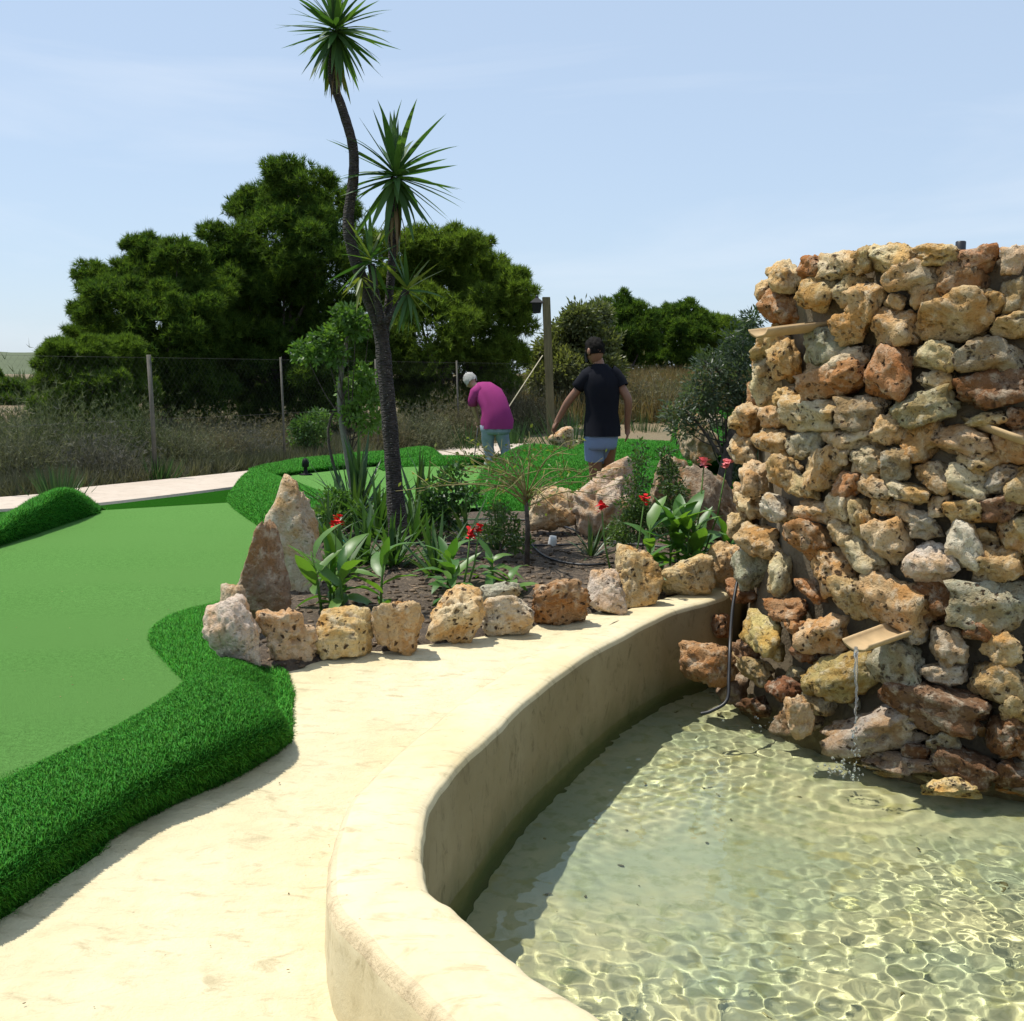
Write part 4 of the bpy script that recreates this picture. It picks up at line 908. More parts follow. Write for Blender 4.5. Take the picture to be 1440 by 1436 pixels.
tree('pine_tree', 'broad pine tree to the right of the yucca with a yellowish top', [(548, 352, 34), (585, 345, 30), (620, 352, 36), (662, 346, 26), (690, 385, 34), (722, 395, 22), (735, 410, 18), (640, 395, 62), (580, 395, 46), (716, 430, 30), (560, 420, 56), (690, 445, 56), (600, 470, 80), (700, 500, 44), (520, 490, 56), (560, 535, 60), (650, 530, 62), (690, 545, 40), (610, 575, 40)], (620, 612), 26.5, 13000, 'pine', 33, PG2, PY, GT, .30, .015, 13)
tree('pine_bush', 'low bushy pine at the far left in front of the rounded pine', [(88, 505, 32), (165, 505, 38), (125, 500, 26), (72, 540, 22), (130, 550, 44), (185, 545, 36), (95, 570, 34), (160, 585, 34), (60, 575, 22)], (130, 640), 19.5, 6000, 'pine', 34, PG2, (.07, .12, .022), None, .2, .011, 13, trunk_w=.16)
tree('pine_tree', 'pine at the left edge of the far background row beyond the lamp post', [(868, 442, 32), (895, 448, 30), (845, 462, 26), (885, 475, 36), (850, 485, 26), (905, 480, 22), (880, 508, 26), (850, 512, 20)], (872, 528), 44, 2600, 'pine', 35, PG, PG2, 'far pines on the right', .42, .026, 12, base_z=.4)
tree('pine_tree', 'middle pine of the far background row right of the man', [(945, 448, 24), (965, 442, 22), (935, 470, 26), (965, 472, 30), (985, 455, 20), (950, 505, 26), (920, 508, 20)], (950, 528), 46, 2200, 'pine', 36, PG, PG2, 'far pines on the right', .42, .026, 12, base_z=.4)
tree('pine_tree', 'yellowish pine at the right end of the far background row', [(1000, 455, 18), (1020, 458, 16), (1010, 480, 26), (1035, 475, 22), (1050, 470, 18), (1010, 506, 26), (985, 510, 20)], (1015, 530), 48, 1900, 'pine', 37, PG2, PY, 'far pines on the right', .42, .026, 12, base_z=.4)
tree('pine_tree', 'low dark pine filling the gaps of the far background row', [(770, 508, 18), (905, 505, 22), (930, 495, 20), (975, 492, 22), (1035, 500, 24), (1060, 480, 18), (860, 515, 18)], (915, 530), 50, 1500, 'pine', 48, PG, PG2, 'far pines on the right', .42, .026, 12, base_z=.4)
tree('olive_shrub', 'pale olive coloured tall shrub just right of the lamp post', [(815, 452, 22), (838, 445, 18), (800, 475, 26), (835, 485, 30), (775, 495, 20), (760, 510, 16), (800, 520, 30), (850, 520, 24), (770, 535, 24)], (805, 580), 29, 3600, 'leaf', 38, (.10, .12, .05), (.16, .17, .065), None, .16, .028, 6, trunk_w=.14)
tree('distant_tree', 'small dark distant tree at the left edge behind the fence', [(10, 545, 16), (-15, 540, 22), (30, 558, 16), (8, 565, 18)], (10, 585), 40, 2600, 'pine', 39, PG, PG2, None, .25, .025, 12, base_z=.3)
tree('olive_tree', 'dark olive tree with a leaning forked trunk left of the fountain', [(1045, 480, 26), (1060, 450, 16), (1030, 505, 26), (1000, 520, 24), (1050, 530, 36), (985, 555, 26), (950, 580, 20), (1015, 560, 30), (960, 600, 18), (1060, 570, 30), (1045, 620, 24), (1060, 655, 26), (1035, 660, 16), (990, 590, 18)], (1018, 695), 11.0, 1350, 'leaf', 40, (.045, .072, .042), (.11, .135, .085), None, .065, .0085, 7, shell=.1, trunk_w=.05, limbs=12, cat='tree')
V, fs = join([wtube([(1016, 700, 26), (1022, 650, 18), (1034, 600, 15), (1050, 562, 14), (1062, 540, 10)], 11.0, (0, 0, 0), 24, 8), wtube([(1045, 568, 9), (1030, 548, 7), (1010, 522, 5), (985, 505, 3)], 11.0, (0, 0, 0), 20, 6), wtube([(1012, 640, 6), (985, 600, 4), (965, 580, 3)], 11.0, (0, 0, 0), 20, 6)])
ot = [o for o in C.objects if o.name.startswith('olive_tree')][0]; link('trunk', np_mesh('trunk', V - np.array(ot.location), fs, m_bark), ot)
tree('carob_sapling', 'slim young carob tree with bright leaf clusters left of the yucca trunk', [(455, 482, 15), (488, 446, 17), (426, 492, 12), (500, 462, 14), (474, 500, 13), (520, 455, 12), (440, 500, 10), (512, 530, 15), (492, 548, 12), (520, 560, 16), (492, 582, 13), (520, 595, 13), (470, 470, 12)], (497, 700), 9.8, 460, 'leaf', 41, (.06, .125, .028), (.13, .23, .042), None, .05, .015, 8, shell=.3, trunk_w=.035, limbs=12)
V, fs = wtube([(499, 702, 9), (488, 640, 9), (478, 570, 8), (482, 510, 6), (492, 460, 4)], 9.8, (0, 0, 0), 24, 8)
ot = [o for o in C.objects if o.name.startswith('carob_sapling')][0]; link('trunk', np_mesh('trunk', V - np.array(ot.location), fs, mat_plain('grey_bark', (.20, .19, .16), .9, var=.4, sc=40)), ot)
tree('leafy_shrub', 'small bright leafy shrub behind the rim of the far green', [(430, 602, 18), (450, 590, 14), (425, 622, 14), (445, 612, 16)], (438, 645), 19.2, 420, 'leaf', 42, (.055, .12, .03), (.11, .19, .045), None, .07, .018, 7, trunk_w=.04)
tree('leafy_shrub', 'dark green leafy shrub right of the yucca trunk', [(625, 690, 22), (640, 665, 14), (612, 712, 18), (655, 700, 14), (632, 725, 18)], (628, 745), 8.9, 240, 'leaf', 43, (.03, .075, .022), (.06, .13, .03), None, .05, .013, 6, trunk_w=.02)
tree('leafy_shrub', 'pale green leafy plant left of the dark spiky clump', [(470, 700, 14), (462, 725, 16), (490, 720, 12), (455, 748, 12)], (468, 770), 8.9, 220, 'leaf', 44, (.06, .13, .03), (.11, .20, .045), None, .05, .011, 6, trunk_w=.02)
tree('bushy_shrub', 'upright feathery green shrub in front of the large pitted boulder', [(898, 628, 9), (900, 650, 12), (896, 680, 16), (890, 710, 22), (885, 740, 26), (905, 725, 20), (870, 755, 16)], (890, 778), 7.9, 420, 'leaf', 45, (.05, .095, .03), (.10, .16, .045), 'feathery shrubs in the bed', .032, .007, 7, shell=.2, trunk_w=.02)
tree('bushy_shrub', 'second feathery green shrub in front of the dark boulder', [(936, 640, 8), (940, 665, 13), (948, 690, 18), (945, 720, 22), (925, 740, 18), (960, 735, 18)], (944, 775), 7.8, 400, 'leaf', 46, (.05, .09, .03), (.09, .15, .045), 'feathery shrubs in the bed', .032, .007, 7, shell=.2, trunk_w=.02)
tree('bushy_shrub', 'low loose green shrub at the foot of the bare twiggy one', [(715, 745, 20), (700, 720, 14), (730, 765, 16), (690, 750, 12)], (715, 785), 7.8, 240, 'leaf', 47, (.06, .11, .03), (.11, .18, .045), None, .03, .008, 6, shell=.2, trunk_w=.015)
# ---- bare twiggy shrub
def twiggy():
    b = atd(741, 790, 7.6); t = empty('twiggy_shrub', b, 'bare twiggy shrub with a thin dark stem and arching pale twigs', 'shrub'); r = np.random.RandomState(51)
    V, fs = tube([(0, 0, -.05), (.005, 0, .25), (-.01, 0, .48)], [.02, .017, .013], 8); link('trunk', np_mesh('trunk', V, fs, m_bark), t); tw, lf, ld = [], [], []
    for i in range(30):
        az = r.uniform(0, 6.28); L = r.uniform(.3, .72); st = np.array([0, 0, r.uniform(.38, .48)]); out = np.array([math.cos(az) * L, math.sin(az) * L * .8, r.uniform(-.05, .36)])
        pts = catmull([st, st + out * .45 + (0, 0, .10), st + out + (0, 0, r.uniform(-.02, .1))], 9); tw.append(tube(pts, np.linspace(.0055, .0022, 9), 5))
        for j in range(4):
            s = pts[r.randint(3, 9)]; e = s + r.normal(0, .08, 3) + out * .22; tw.append(tube([s, (s + e) / 2 + r.normal(0, .01, 3), e], [.003, .0024, .0016], 4)); lf += [s, e, (s + e) / 2]; ld += [out] * 3
    V, fs = join(tw); o = link('twig', np_mesh('twig', V, fs, mat_plain('pale_twig', (.26, .23, .10), .8, var=.4, sc=12)), t); o['kind'] = 'stuff'
    u = r.rand(len(lf), 1); V, q, cc = spray(np.array(lf), np.array(ld), 1, .034, .009, .8, np.array((.10, .15, .03)) * (1 - u) + np.array((.22, .24, .06)) * u, 52, True)
    o = link('foliage', np_mesh('foliage', V, q, m_leaf, True, cc), t); o['kind'] = 'stuff'
twiggy()
# ---- dry scrub beyond the footpath
def dry_mesh(seed, c1, c2, n=1500):
    r = np.random.RandomState(seed); D = r.normal(0, 1, (n, 3)); D[:, 2] = np.abs(D[:, 2]) * .9 + .25; D /= np.linalg.norm(D, axis=1)[:, None]; L = r.uniform(.45, 1, (n, 1)); st = r.normal(0, .22, (n, 3)) * (1, 1, .1); st[:, 2] = np.abs(st[:, 2])
    mid = st + D * L * .55 + r.normal(0, .05, (n, 3)); tip = mid + (D + r.normal(0, .5, (n, 3))) * L * .4
    S = np.cross(D, r.normal(0, 1, (n, 3))); S /= np.linalg.norm(S, axis=1)[:, None]; w = r.uniform(.004, .009, (n, 1))
    V = np.stack([st - S * w, st + S * w, mid + S * w * .7, mid - S * w * .7, tip], 1).reshape(-1, 3); i = np.arange(n)[:, None] * 5
    u = r.rand(n, 1); cc = (np.array(c1) * (1 - u) + np.array(c2) * u) * r.uniform(.6, 1.3, (n, 1))
    # fine side sprigs
    k2 = 4; V2, q2, c2_ = spray(np.concatenate([mid, tip]), np.concatenate([D, D]), k2, .10, .0055, .8, np.concatenate([cc, cc]) * 1.1, seed + 1)
    V_, fs = join([(V, [i + np.array([0, 1, 2, 3]), i + np.array([3, 2, 4])]), (V2, [q2])]); return np_mesh('foliage', V_, fs, m_dry, True, np.concatenate([np.repeat(cc, 5, 0), c2_]))
DRY = [dry_mesh(70, (.09, .10, .065), (.17, .17, .115)), dry_mesh(72, (.125, .115, .075), (.20, .175, .11)), dry_mesh(74, (.07, .09, .045), (.13, .15, .075)), dry_mesh(76, (.085, .085, .075), (.15, .145, .125))]
def shrub(px, py, depth, w, h, v, label, grp='dry shrubs along the fence'):
    b = atd(px, py, depth); b.z = float(ground_z(np.array([b.x]), np.array([b.y]))[0]) - .03; W = w / F * depth * 1.3; H = h / F * depth * 1.0
    t = empty('dry_shrub', b, label, 'shrub', grp); o = link('foliage', DRY[v], t, Matrix.Rotation(px * .37, 4, 'Z') @ Matrix.Diagonal((W * .62, W * .62, H * .95, 1))); o['kind'] = 'stuff'
dn = [(20, 655, 15.0, 110, 110, 0, 'greyish dry shrub at the left edge of the footpath'), (70, 640, 16.5, 120, 130, 2, 'olive green dry shrub under the low bushy pine'), (140, 660, 15.5, 90, 90, 3, 'purplish grey dry shrub left of the first fence post'), (185, 650, 17, 90, 110, 2, 'greenish shrub just behind the first fence post'), (255, 650, 17.0, 80, 80, 0, 'grey dry shrub right of the first fence post'), (300, 648, 18, 70, 70, 1, 'straw coloured dry shrub below the tallest pine'), (345, 645, 18.5, 70, 62, 3, 'low brownish dry shrub where the footpath meets the turf bank'), (395, 638, 20, 70, 60, 1, 'straw coloured shrub left of the bright leafy shrub'), (590, 622, 21.5, 70, 70, 0, 'grey dry shrub right of the yucca behind the far green'), (640, 618, 23, 70, 78, 1, 'straw coloured dry shrub left of the woman'), (735, 608, 26, 70, 80, 1, 'dry yellowish shrub between the woman and the lamp post'), (690, 606, 27, 60, 70, 0, 'grey dry shrub behind the woman'), (915, 596, 28.5, 90, 70, 1, 'straw coloured shrub right of the man'), (800, 600, 29, 70, 60, 0, 'grey shrub between lamp post and man'), (960, 590, 29, 60, 60, 2, 'green shrub under the olive branches'), (540, 628, 21, 60, 70, 1, 'straw coloured shrub behind the yucca trunk')]
for q in dn: shrub(*q)
GRN = 'green rush tufts along the footpath'
for px, py, dp, n, L, lb in [(80, 683, 13.4, 46, .42, 'green rush tuft behind the far left turf bank'), (222, 668, 15.6, 46, .40, 'green rush tuft at the foot of the first fence post'), (655, 627, 21.8, 40, .62, 'green rush tuft left of the woman beyond the footpath'), (722, 620, 23.2, 40, .60, 'green rush tuft right of the woman'), (805, 628, 21.5, 50, 1.0, 'tall green reed clump between lamp post and man'), (905, 600, 25.5, 40, .7, 'green tuft right of the man beyond the footpath')]:
    b = atd(px, py, dp); b.z = .02; t = empty('rush_tuft', b, lb, 'plant', GRN); V, q, cc = spray(np.random.RandomState(int(px)).normal(0, L * .22, (n * 3, 3)) * (1, 1, 0), np.tile([0, 0, 1.0], (n * 3, 1)), 1, L, .012, .28, np.tile([.032, .075, .026], (n * 3, 1)), int(px)); o = link('foliage', np_mesh('foliage', V, q, m_leaf, True, cc), t); o['kind'] = 'stuff'
def undergrowth():
    r = np.random.RandomState(81); n = 44000; s = r.rand(n); i = s * 58; i0 = i.astype(int); f = (i - i0)[:, None]; Bp = fp_upper[i0] * (1 - f) + fp_upper[i0 + 1] * f
    off = r.exponential(3.2, (n, 1)) + .25; nd = np.array([-.50, .87]); P2 = Bp + nd * off; Z = ground_z(P2[:, 0], P2[:, 1]); P = np.concatenate([P2, Z[:, None]], 1)
    pat = sinnoise(P2[:, 0], P2[:, 1], 1.2, 83)[:, None]; u = np.clip(.5 + .6 * pat + .2 * r.normal(0, 1, (n, 1)), 0, 1); gold = np.clip((P2[:, :1] - 1.5) / 3, 0, 1)
    cols = (np.array((.07, .078, .05)) * (1 - u) + np.array((.15, .145, .095)) * u) * (1 - gold) + gold * (np.array((.14, .10, .045)) * (1 - u) + np.array((.27, .19, .075)) * u)
    hh = .34 * (1 + .6 * pat) + .12
    V, q, cc = spray(P, np.tile([0, 0, 1.0], (n, 1)) + r.normal(0, .15, (n, 3)), 3, .31, .010, .45, cols, 82); o = link('undergrowth', np_mesh('undergrowth', V, q, m_dry, True, cc)); tag(o, 'dry grass and weeds growing beyond the footpath', 'undergrowth', kind='stuff')
    # the slope of dry gold grass farther right
    n = 40000; X = r.uniform(-2, 26, n); Y = r.uniform(27, 60, n); Z = ground_z(X, Y); u = r.rand(n, 1)
    V, q, cc = spray(np.stack([X, Y, Z], 1), np.tile([0, 0, 1.0], (n, 1)), 3, .75, .024, .35, np.array((.13, .095, .045)) * (1 - u) + np.array((.25, .18, .075)) * u, 84); o = link('undergrowth', np_mesh('undergrowth', V, q, m_dry, True, cc)); tag(o, 'golden dry grass on the slope behind the man', 'undergrowth', kind='stuff')
    n = 13000; X = r.uniform(-60, 60, n); Y = np.where(X < -9, r.uniform(40, 120, n), r.uniform(52, 130, n)); Z = ground_z(X, Y); u = r.rand(n, 1)
    V, q, cc = spray(np.stack([X, Y, Z + .2], 1), np.tile([0, 0, 1.0], (n, 1)), 5, .85, .045, .6, np.array((.03, .06, .018)) * (1 - u) + np.array((.07, .09, .03)) * u, 85); o = link('woods', np_mesh('woods', V, q, m_needle, True, cc)); tag(o, 'low dark scrub woods far behind the trees', 'woods', kind='stuff')
undergrowth()
# litter of bark chips and pebbles on the soil
def litter():
    r = np.random.RandomState(91); n = 3600; X = r.uniform(-2, 2.4, n); Y = r.uniform(4.7, 9.5, n); ok = in_poly(np.stack([X, Y], 1), bed); X, Y = X[ok], Y[ok]; n = len(X); Z = soil_z(X, Y); D, Fc = ico(1); parts = []
    for i in range(n): parts.append((D * r.uniform(.004, .018, 3) * (1.6, 1.6, .7) + (X[i], Y[i], Z[i] + .003), [Fc]))
    V, fs = join(parts); u = np.repeat(r.rand(n, 1), len(D), 0); o = link('gravel', np_mesh('gravel', V, fs, m_dry, True, (np.array((.03, .02, .013)) * (1 - u) + np.array((.30, .22, .15)) * u))); tag(o, 'bark chips and small pebbles strewn over the soil', 'gravel', kind='stuff')
litter()
# ================================================================== fence, lamp post, small things
m_post = mat_plain('post_concrete', (.13, .12, .10), .9, var=.4, sc=14); m_wire = mat_plain('dull_wire', (.10, .10, .095), .8)
def fence():
    d = np.gradient(fp_upper, axis=0); d /= np.linalg.norm(d, axis=1)[:, None]; L = fp_upper + np.stack([-d[:, 1], d[:, 0]], 1) * .35
    seg = np.linalg.norm(np.diff(L, axis=0), axis=1); S = np.concatenate([[0], np.cumsum(seg)]); H0_, H1 = .05, 1.82
    def P(s): return np.array([np.interp(s, S, L[:, 0]), np.interp(s, S, L[:, 1])])
    t = empty('wire_fence', (0, 0, 0), 'chain link fence on thin grey posts running behind the footpath', 'fence')
    ss = np.linspace(0, S[-1], 4000); pp = np.array([P(s) for s in ss]); px = 720 + F * pp[:, 0] / pp[:, 1]
    for target in (-240, -20, 217, 400, 532, 645, 880, 977, 1090, 1200):
        i = int(np.argmin(np.abs(px - target))); b = pp[i]; V, fs = tube([(b[0], b[1], -.1), (b[0] - .01, b[1], 1.0), (b[0] - .03, b[1], H1 + .04)], .032 if target == 217 else .018, 8); link('post', np_mesh('post', V, fs, m_post), t)
    parts = []; pitch = .085; w = .0007; smax = S[-1]
    n = int(smax / pitch)
    for sgn in (1, -1):
        a = np.arange(n) * pitch; b = np.clip(a + sgn * (H1 - H0_) * .75, 0, smax); A_ = np.array([P(s) for s in a]); B_ = np.array([P(s) for s in b])
        # four panes per wire keep to the curve of the fence
        V = []
        for f0 in np.linspace(0, 1, 5):
            s = a + (b - a) * f0; xy = np.array([P(q) for q in s]); z = np.full(n, H0_ + (H1 - H0_) * f0); V.append(np.stack([xy[:, 0], xy[:, 1], z], 1))
        V = np.stack(V, 1); up = np.array([0, 0, w * 1.4]); VV = np.stack([V - up, V + up], 2).reshape(-1, 3); i = np.arange(n)[:, None] * 10
        q = np.concatenate([i + np.array([0, 2, 3, 1]) + 2 * j for j in range(4)]); parts.append((VV, [q]))
    for z in (H0_, .95, H1):
        V = np.concatenate([L, np.full((len(L), 1), z)], 1); parts.append(tube(V, .0014, 4))
    V, fs = join(parts); o = link('wire_mesh', np_mesh('wire_mesh', V, fs, m_wire, False), t); o['kind'] = 'stuff'
fence()
def box(x0, x1, y0, y1, z0, z1, bev=.0):
    bm = bmesh.new(); bmesh.ops.create_cube(bm, size=1); bmesh.ops.transform(bm, verts=bm.verts, matrix=Matrix.Translation(((x0 + x1) / 2, (y0 + y1) / 2, (z0 + z1) / 2)) @ Matrix.Diagonal((x1 - x0, y1 - y0, z1 - z0, 1)))
    if bev: bmesh.ops.bevel(bm, geom=bm.edges, offset=bev, segments=2, affect='EDGES')
    return bm
def lamp():
    b = atd(776, 618, 24.0); b.z = .05; t = empty('lamp_post', b, 'square wooden post with a small black lantern on its top', 'lamp post')
    k = M_('weathered_wood', .85); mp = k.n('Mapping', Vector=k.pos()); mp.inputs['Scale'].default_value = (9, 9, .8); c = k.mix(k.ramp(k.noise(3, 5, .7, mp.outputs[0]), (.35, 0.), (.65, 1.)), (.085, .075, .035), (.17, .14, .07)); k.col(c)
    top = atd(768, 418, 24.0); h = top.z - b.z; dx = top.x - b.x; bm = box(-.085, .085, -.085, .085, -.2, h, .008)
    for v in bm.verts: v.co.x += dx * v.co.z / h
    link('post', bm_mesh('post', bm, k.m, False), t); mb = mat_plain('black_metal', (.01, .01, .012), .45, .5)
    x = dx - .20; bm = box(x - .02, dx - .08, -.02, .02, h - .12, h - .08); link('bracket', bm_mesh('bracket', bm, mb, False), t)
    rings = [np.array([(x + s * r_ , y * r_, z) for s, y in ((-1, -1), (1, -1), (1, 1), (-1, 1))]) for z, r_ in ((h - .34, .05), (h - .33, .085), (h - .30, .085), (h - .13, .11), (h - .12, .15), (h - .02, .04), (h + .03, .02))]
    V, fs = loft(rings, True); link('lantern', np_mesh('lantern', V, fs, mb, False), t)
lamp()
# thin stake leaning between post and shrubs
a, b = atd(763, 500, 23.8), atd(700, 596, 22.4); V, fs = tube([tuple(b - (a - b) * .12), tuple(a)], .011, 8); o = link('leaning_stake', np_mesh('leaning_stake', V, fs, mat_plain('pale_cane', (.45, .40, .28), .7))); tag(o, 'pale straight stake leaning against the wooden lamp post', 'stake')
HG = 'drip hoses on the soil'
def drip(pts, label):
    P = []
    for a, b in pts:
        q = at(a, b, .25); q.z = float(soil_z(np.array([q.x]), np.array([q.y]))[0]) + .018; P.append(tuple(q))
    o = hose('drip_hose', P, .0085, m_hose, label); o['group'] = HG
drip([(575, 748), (660, 735), (745, 737), (795, 750), (840, 766), (910, 772)], 'black drip hose running closest to the back boulders')
drip([(530, 772), (600, 774), (672, 777), (760, 775), (864, 773), (940, 780), (1010, 775)], 'longest black drip hose, straight across the middle of the bed')
drip([(640, 752), (690, 757), (735, 766), (770, 790), (830, 800), (905, 790)], 'thin black drip hose bending beside the white cup')
def lathe(name, prof, mat, loc, label, cat, tilt=(0, 0, 0), seg=20):
    a = np.linspace(0, 2 * math.pi, seg, endpoint=False); V, fs = loft([np.stack([r_ * np.cos(a), r_ * np.sin(a), np.full(seg, z)], 1) for r_, z in prof], True)
    o = link(name, np_mesh(name, V, fs, mat)); o.location = loc; o.rotation_euler = tilt; return tag(o, label, cat)
q = at(776, 772, .26); lathe('plastic_cup', [(.036, 0), (.038, .006), (.032, .07), (.026, .10), (.022, .101), (.02, .085), (.01, .083)], mat_plain('white_plastic', (.62, .62, .60), .4), (q.x, q.y, .262), 'small white plastic cup upside down on the soil between the hoses', 'cup', (.12, .1, 0))
q = at(478, 772, .26); lathe('garden_light', [(.02, -.03), (.022, .03), (.07, .035), (.075, .05), (.05, .078), (.015, .088)], mat_plain('teal_plastic', (.02, .26, .22), .35), (q.x, q.y, .27), 'teal domed cap half hidden in the leaves beside the biggest rock', 'garden light', (.2, 0, 0))
q = at(430, 668, .2); lathe('hole_marker', [(.09, 0), (.09, .012), (.03, .02), (.025, .10), (.05, .12), (.045, .2), (.02, .23)], mat_plain('black_rubber', (.012, .012, .013), .6), (q.x, q.y, .202), 'small black marker standing on the far putting green', 'marker')
for i, (a, b, c, d) in enumerate([(384, 658, 397, 661), (408, 662, 424, 664)]):
    P, Q = at(a, b, .23), at(c, d, .22); V, fs = tube([tuple(P), tuple(Q)], .018, 6); tag(link('white_peg', np_mesh('white_peg', V, fs, mat_plain('white_paint', (.7, .7, .68), .5))), ['white stick lying in the corner of the far green', 'white stick lying nearest the black marker'][i], 'stick', 'white sticks on the far green')
q = at(610, 612, .1); place_rock('roadside_stone', 608, 616, 9, 9, 'w', 'small white stone in the scrub beyond the far green', seed=61, dist=22, sub=3)

# ================================================================== people
def figure(joints, edges, voxel, mat, parent, name='body', extra=()):
    """joints: name -> (position, radius): grown with the Skin modifier into one continuous body"""
    me = bpy.data.meshes.new(name); names = list(joints); me.from_pydata([tuple(joints[n][0]) for n in names], [(names.index(a), names.index(b)) for a, b in edges], [])
    o = link(name, me, parent); me.materials.append(mat)
    mod = o.modifiers.new('skin', 'SKIN'); 
    for i, n in enumerate(names):
        sv = me.skin_vertices[0].data[i]; r_ = joints[n][1]; sv.radius = (r_, r_) if not isinstance(r_, tuple) else r_; sv.use_root = (i == 0)
    mod.use_smooth_shade = True; s = o.modifiers.new('sub', 'SUBSURF'); s.levels = s.render_levels = 2
    return o
def rings_tube(spec, n=20):
    """spec: (centre, side vector, depth vector) -> loft"""
    a = np.linspace(0, 2 * math.pi, n, endpoint=False); return loft([np.array(c) + np.cos(a)[:, None] * np.array(s) + np.sin(a)[:, None] * np.array(d) for c, s, d in spec], True)
def head_mesh(size, face, up):
    """a head with brow, nose, lips, chin and ears, looking along `face`"""
    bm = bmesh.new(); bmesh.ops.create_uvsphere(bm, u_segments=28, v_segments=22, radius=1); V = np.array([v.co[:] for v in bm.verts]); Fc = [np.array([[v.index for v in f.verts] for f in bm.faces if len(f.verts) == k_]) for k_ in (3, 4)]; bm.free()
    x, y, z = V.T; X = x * .076 * (1 - .22 * np.clip(-z, 0, 1)); Y = y * .098 * (1 - .10 * np.clip(-z, 0, 1)); Z = z * .118
    fr = np.clip(y, 0, 1); g = lambda cx, cz, s: np.exp(-(((x - cx) / s) ** 2 + ((z - cz) / s) ** 2)) * (y > 0)
    Y += .026 * g(0, -.12, .16) + .012 * g(0, .05, .14) - .010 * (g(.36, .06, .17) + g(-.36, .06, .17)) + .007 * g(0, -.45, .2) + .010 * g(0, -.8, .25) + .006 * g(.3, .22, .2) + .006 * g(-.3, .22, .2)
    P = np.stack([X, Y, Z], 1); parts = [(P, Fc)]
    for s in (-1, 1):
        D, f3 = ico(2); parts.append((D * (.012, .022, .033) + (s * .079, -.008, -.004), [f3]))
    V_, fs = join(parts); f = Vector(face).normalized(); u = (Vector(up) - f * Vector(up).dot(f)).normalized(); s = f.cross(u); Rm = np.array(Matrix((s, f, u)).transposed()); return V_ * size @ Rm.T, fs, Rm
def hand(base, d, side, size, curl):
    """palm and five tapering bent fingers, as joints and edges"""
    j, e = {}, []; d = np.array(d, float); d /= np.linalg.norm(d); s = np.array(side, float); s -= d * s.dot(d); s /= np.linalg.norm(s); n = np.cross(d, s); b = np.array(base, float)
    j['palm0'] = (b + d * .03 * size, .026 * size); j['palm1'] = (b + d * .075 * size, .030 * size); e.append(('palm0', 'palm1'))
    for i, (off, L) in enumerate(((-.033, .068), (-.011, .078), (.011, .072), (.031, .056))):
        p0 = b + d * .09 * size + s * off * size; a1 = d * math.cos(curl * .5) + n * math.sin(curl * .5); a2 = d * math.cos(curl * 1.3) + n * math.sin(curl * 1.3)
        j[f'f{i}0'] = (p0, .0105 * size); j[f'f{i}1'] = (p0 + a1 * L * .5 * size, .009 * size); j[f'f{i}2'] = (p0 + a1 * L * .5 * size + a2 * L * .5 * size, .007 * size); e += [('palm1', f'f{i}0'), (f'f{i}0', f'f{i}1'), (f'f{i}1', f'f{i}2')]
    p0 = b + d * .035 * size - s * .03 * size + n * .01; t = d * .75 - s * .6 + n * .3; t /= np.linalg.norm(t); j['t0'] = (p0, .012 * size); j['t1'] = (p0 + t * .035 * size, .0105 * size); j['t2'] = (p0 + (t + d * .3) * .055 * size, .008 * size); e += [('palm0', 't0'), ('t0', 't1'), ('t1', 't2')]
    return j, e
m_skin = mat_plain('tanned_skin', (.24, .12, .072), .55, var=.06); m_navy = mat_plain('black_cotton', (.010, .011, .016), .9, var=.2); m_short = mat_plain('blue_shorts', (.20, .28, .44), .85, var=.12); m_hair = mat_plain('dark_hair', (.006, .005, .004), .8, var=.3, sc=60); m_shoe = mat_plain('white_shoe', (.5, .5, .48), .6)
def addj(J, E, pre, hj, he, link_to):
    for n_, v_ in hj.items(): J[pre + n_] = v_
    E += [(pre + a, pre + b) for a, b in he] + [(link_to, pre + 'palm0')]
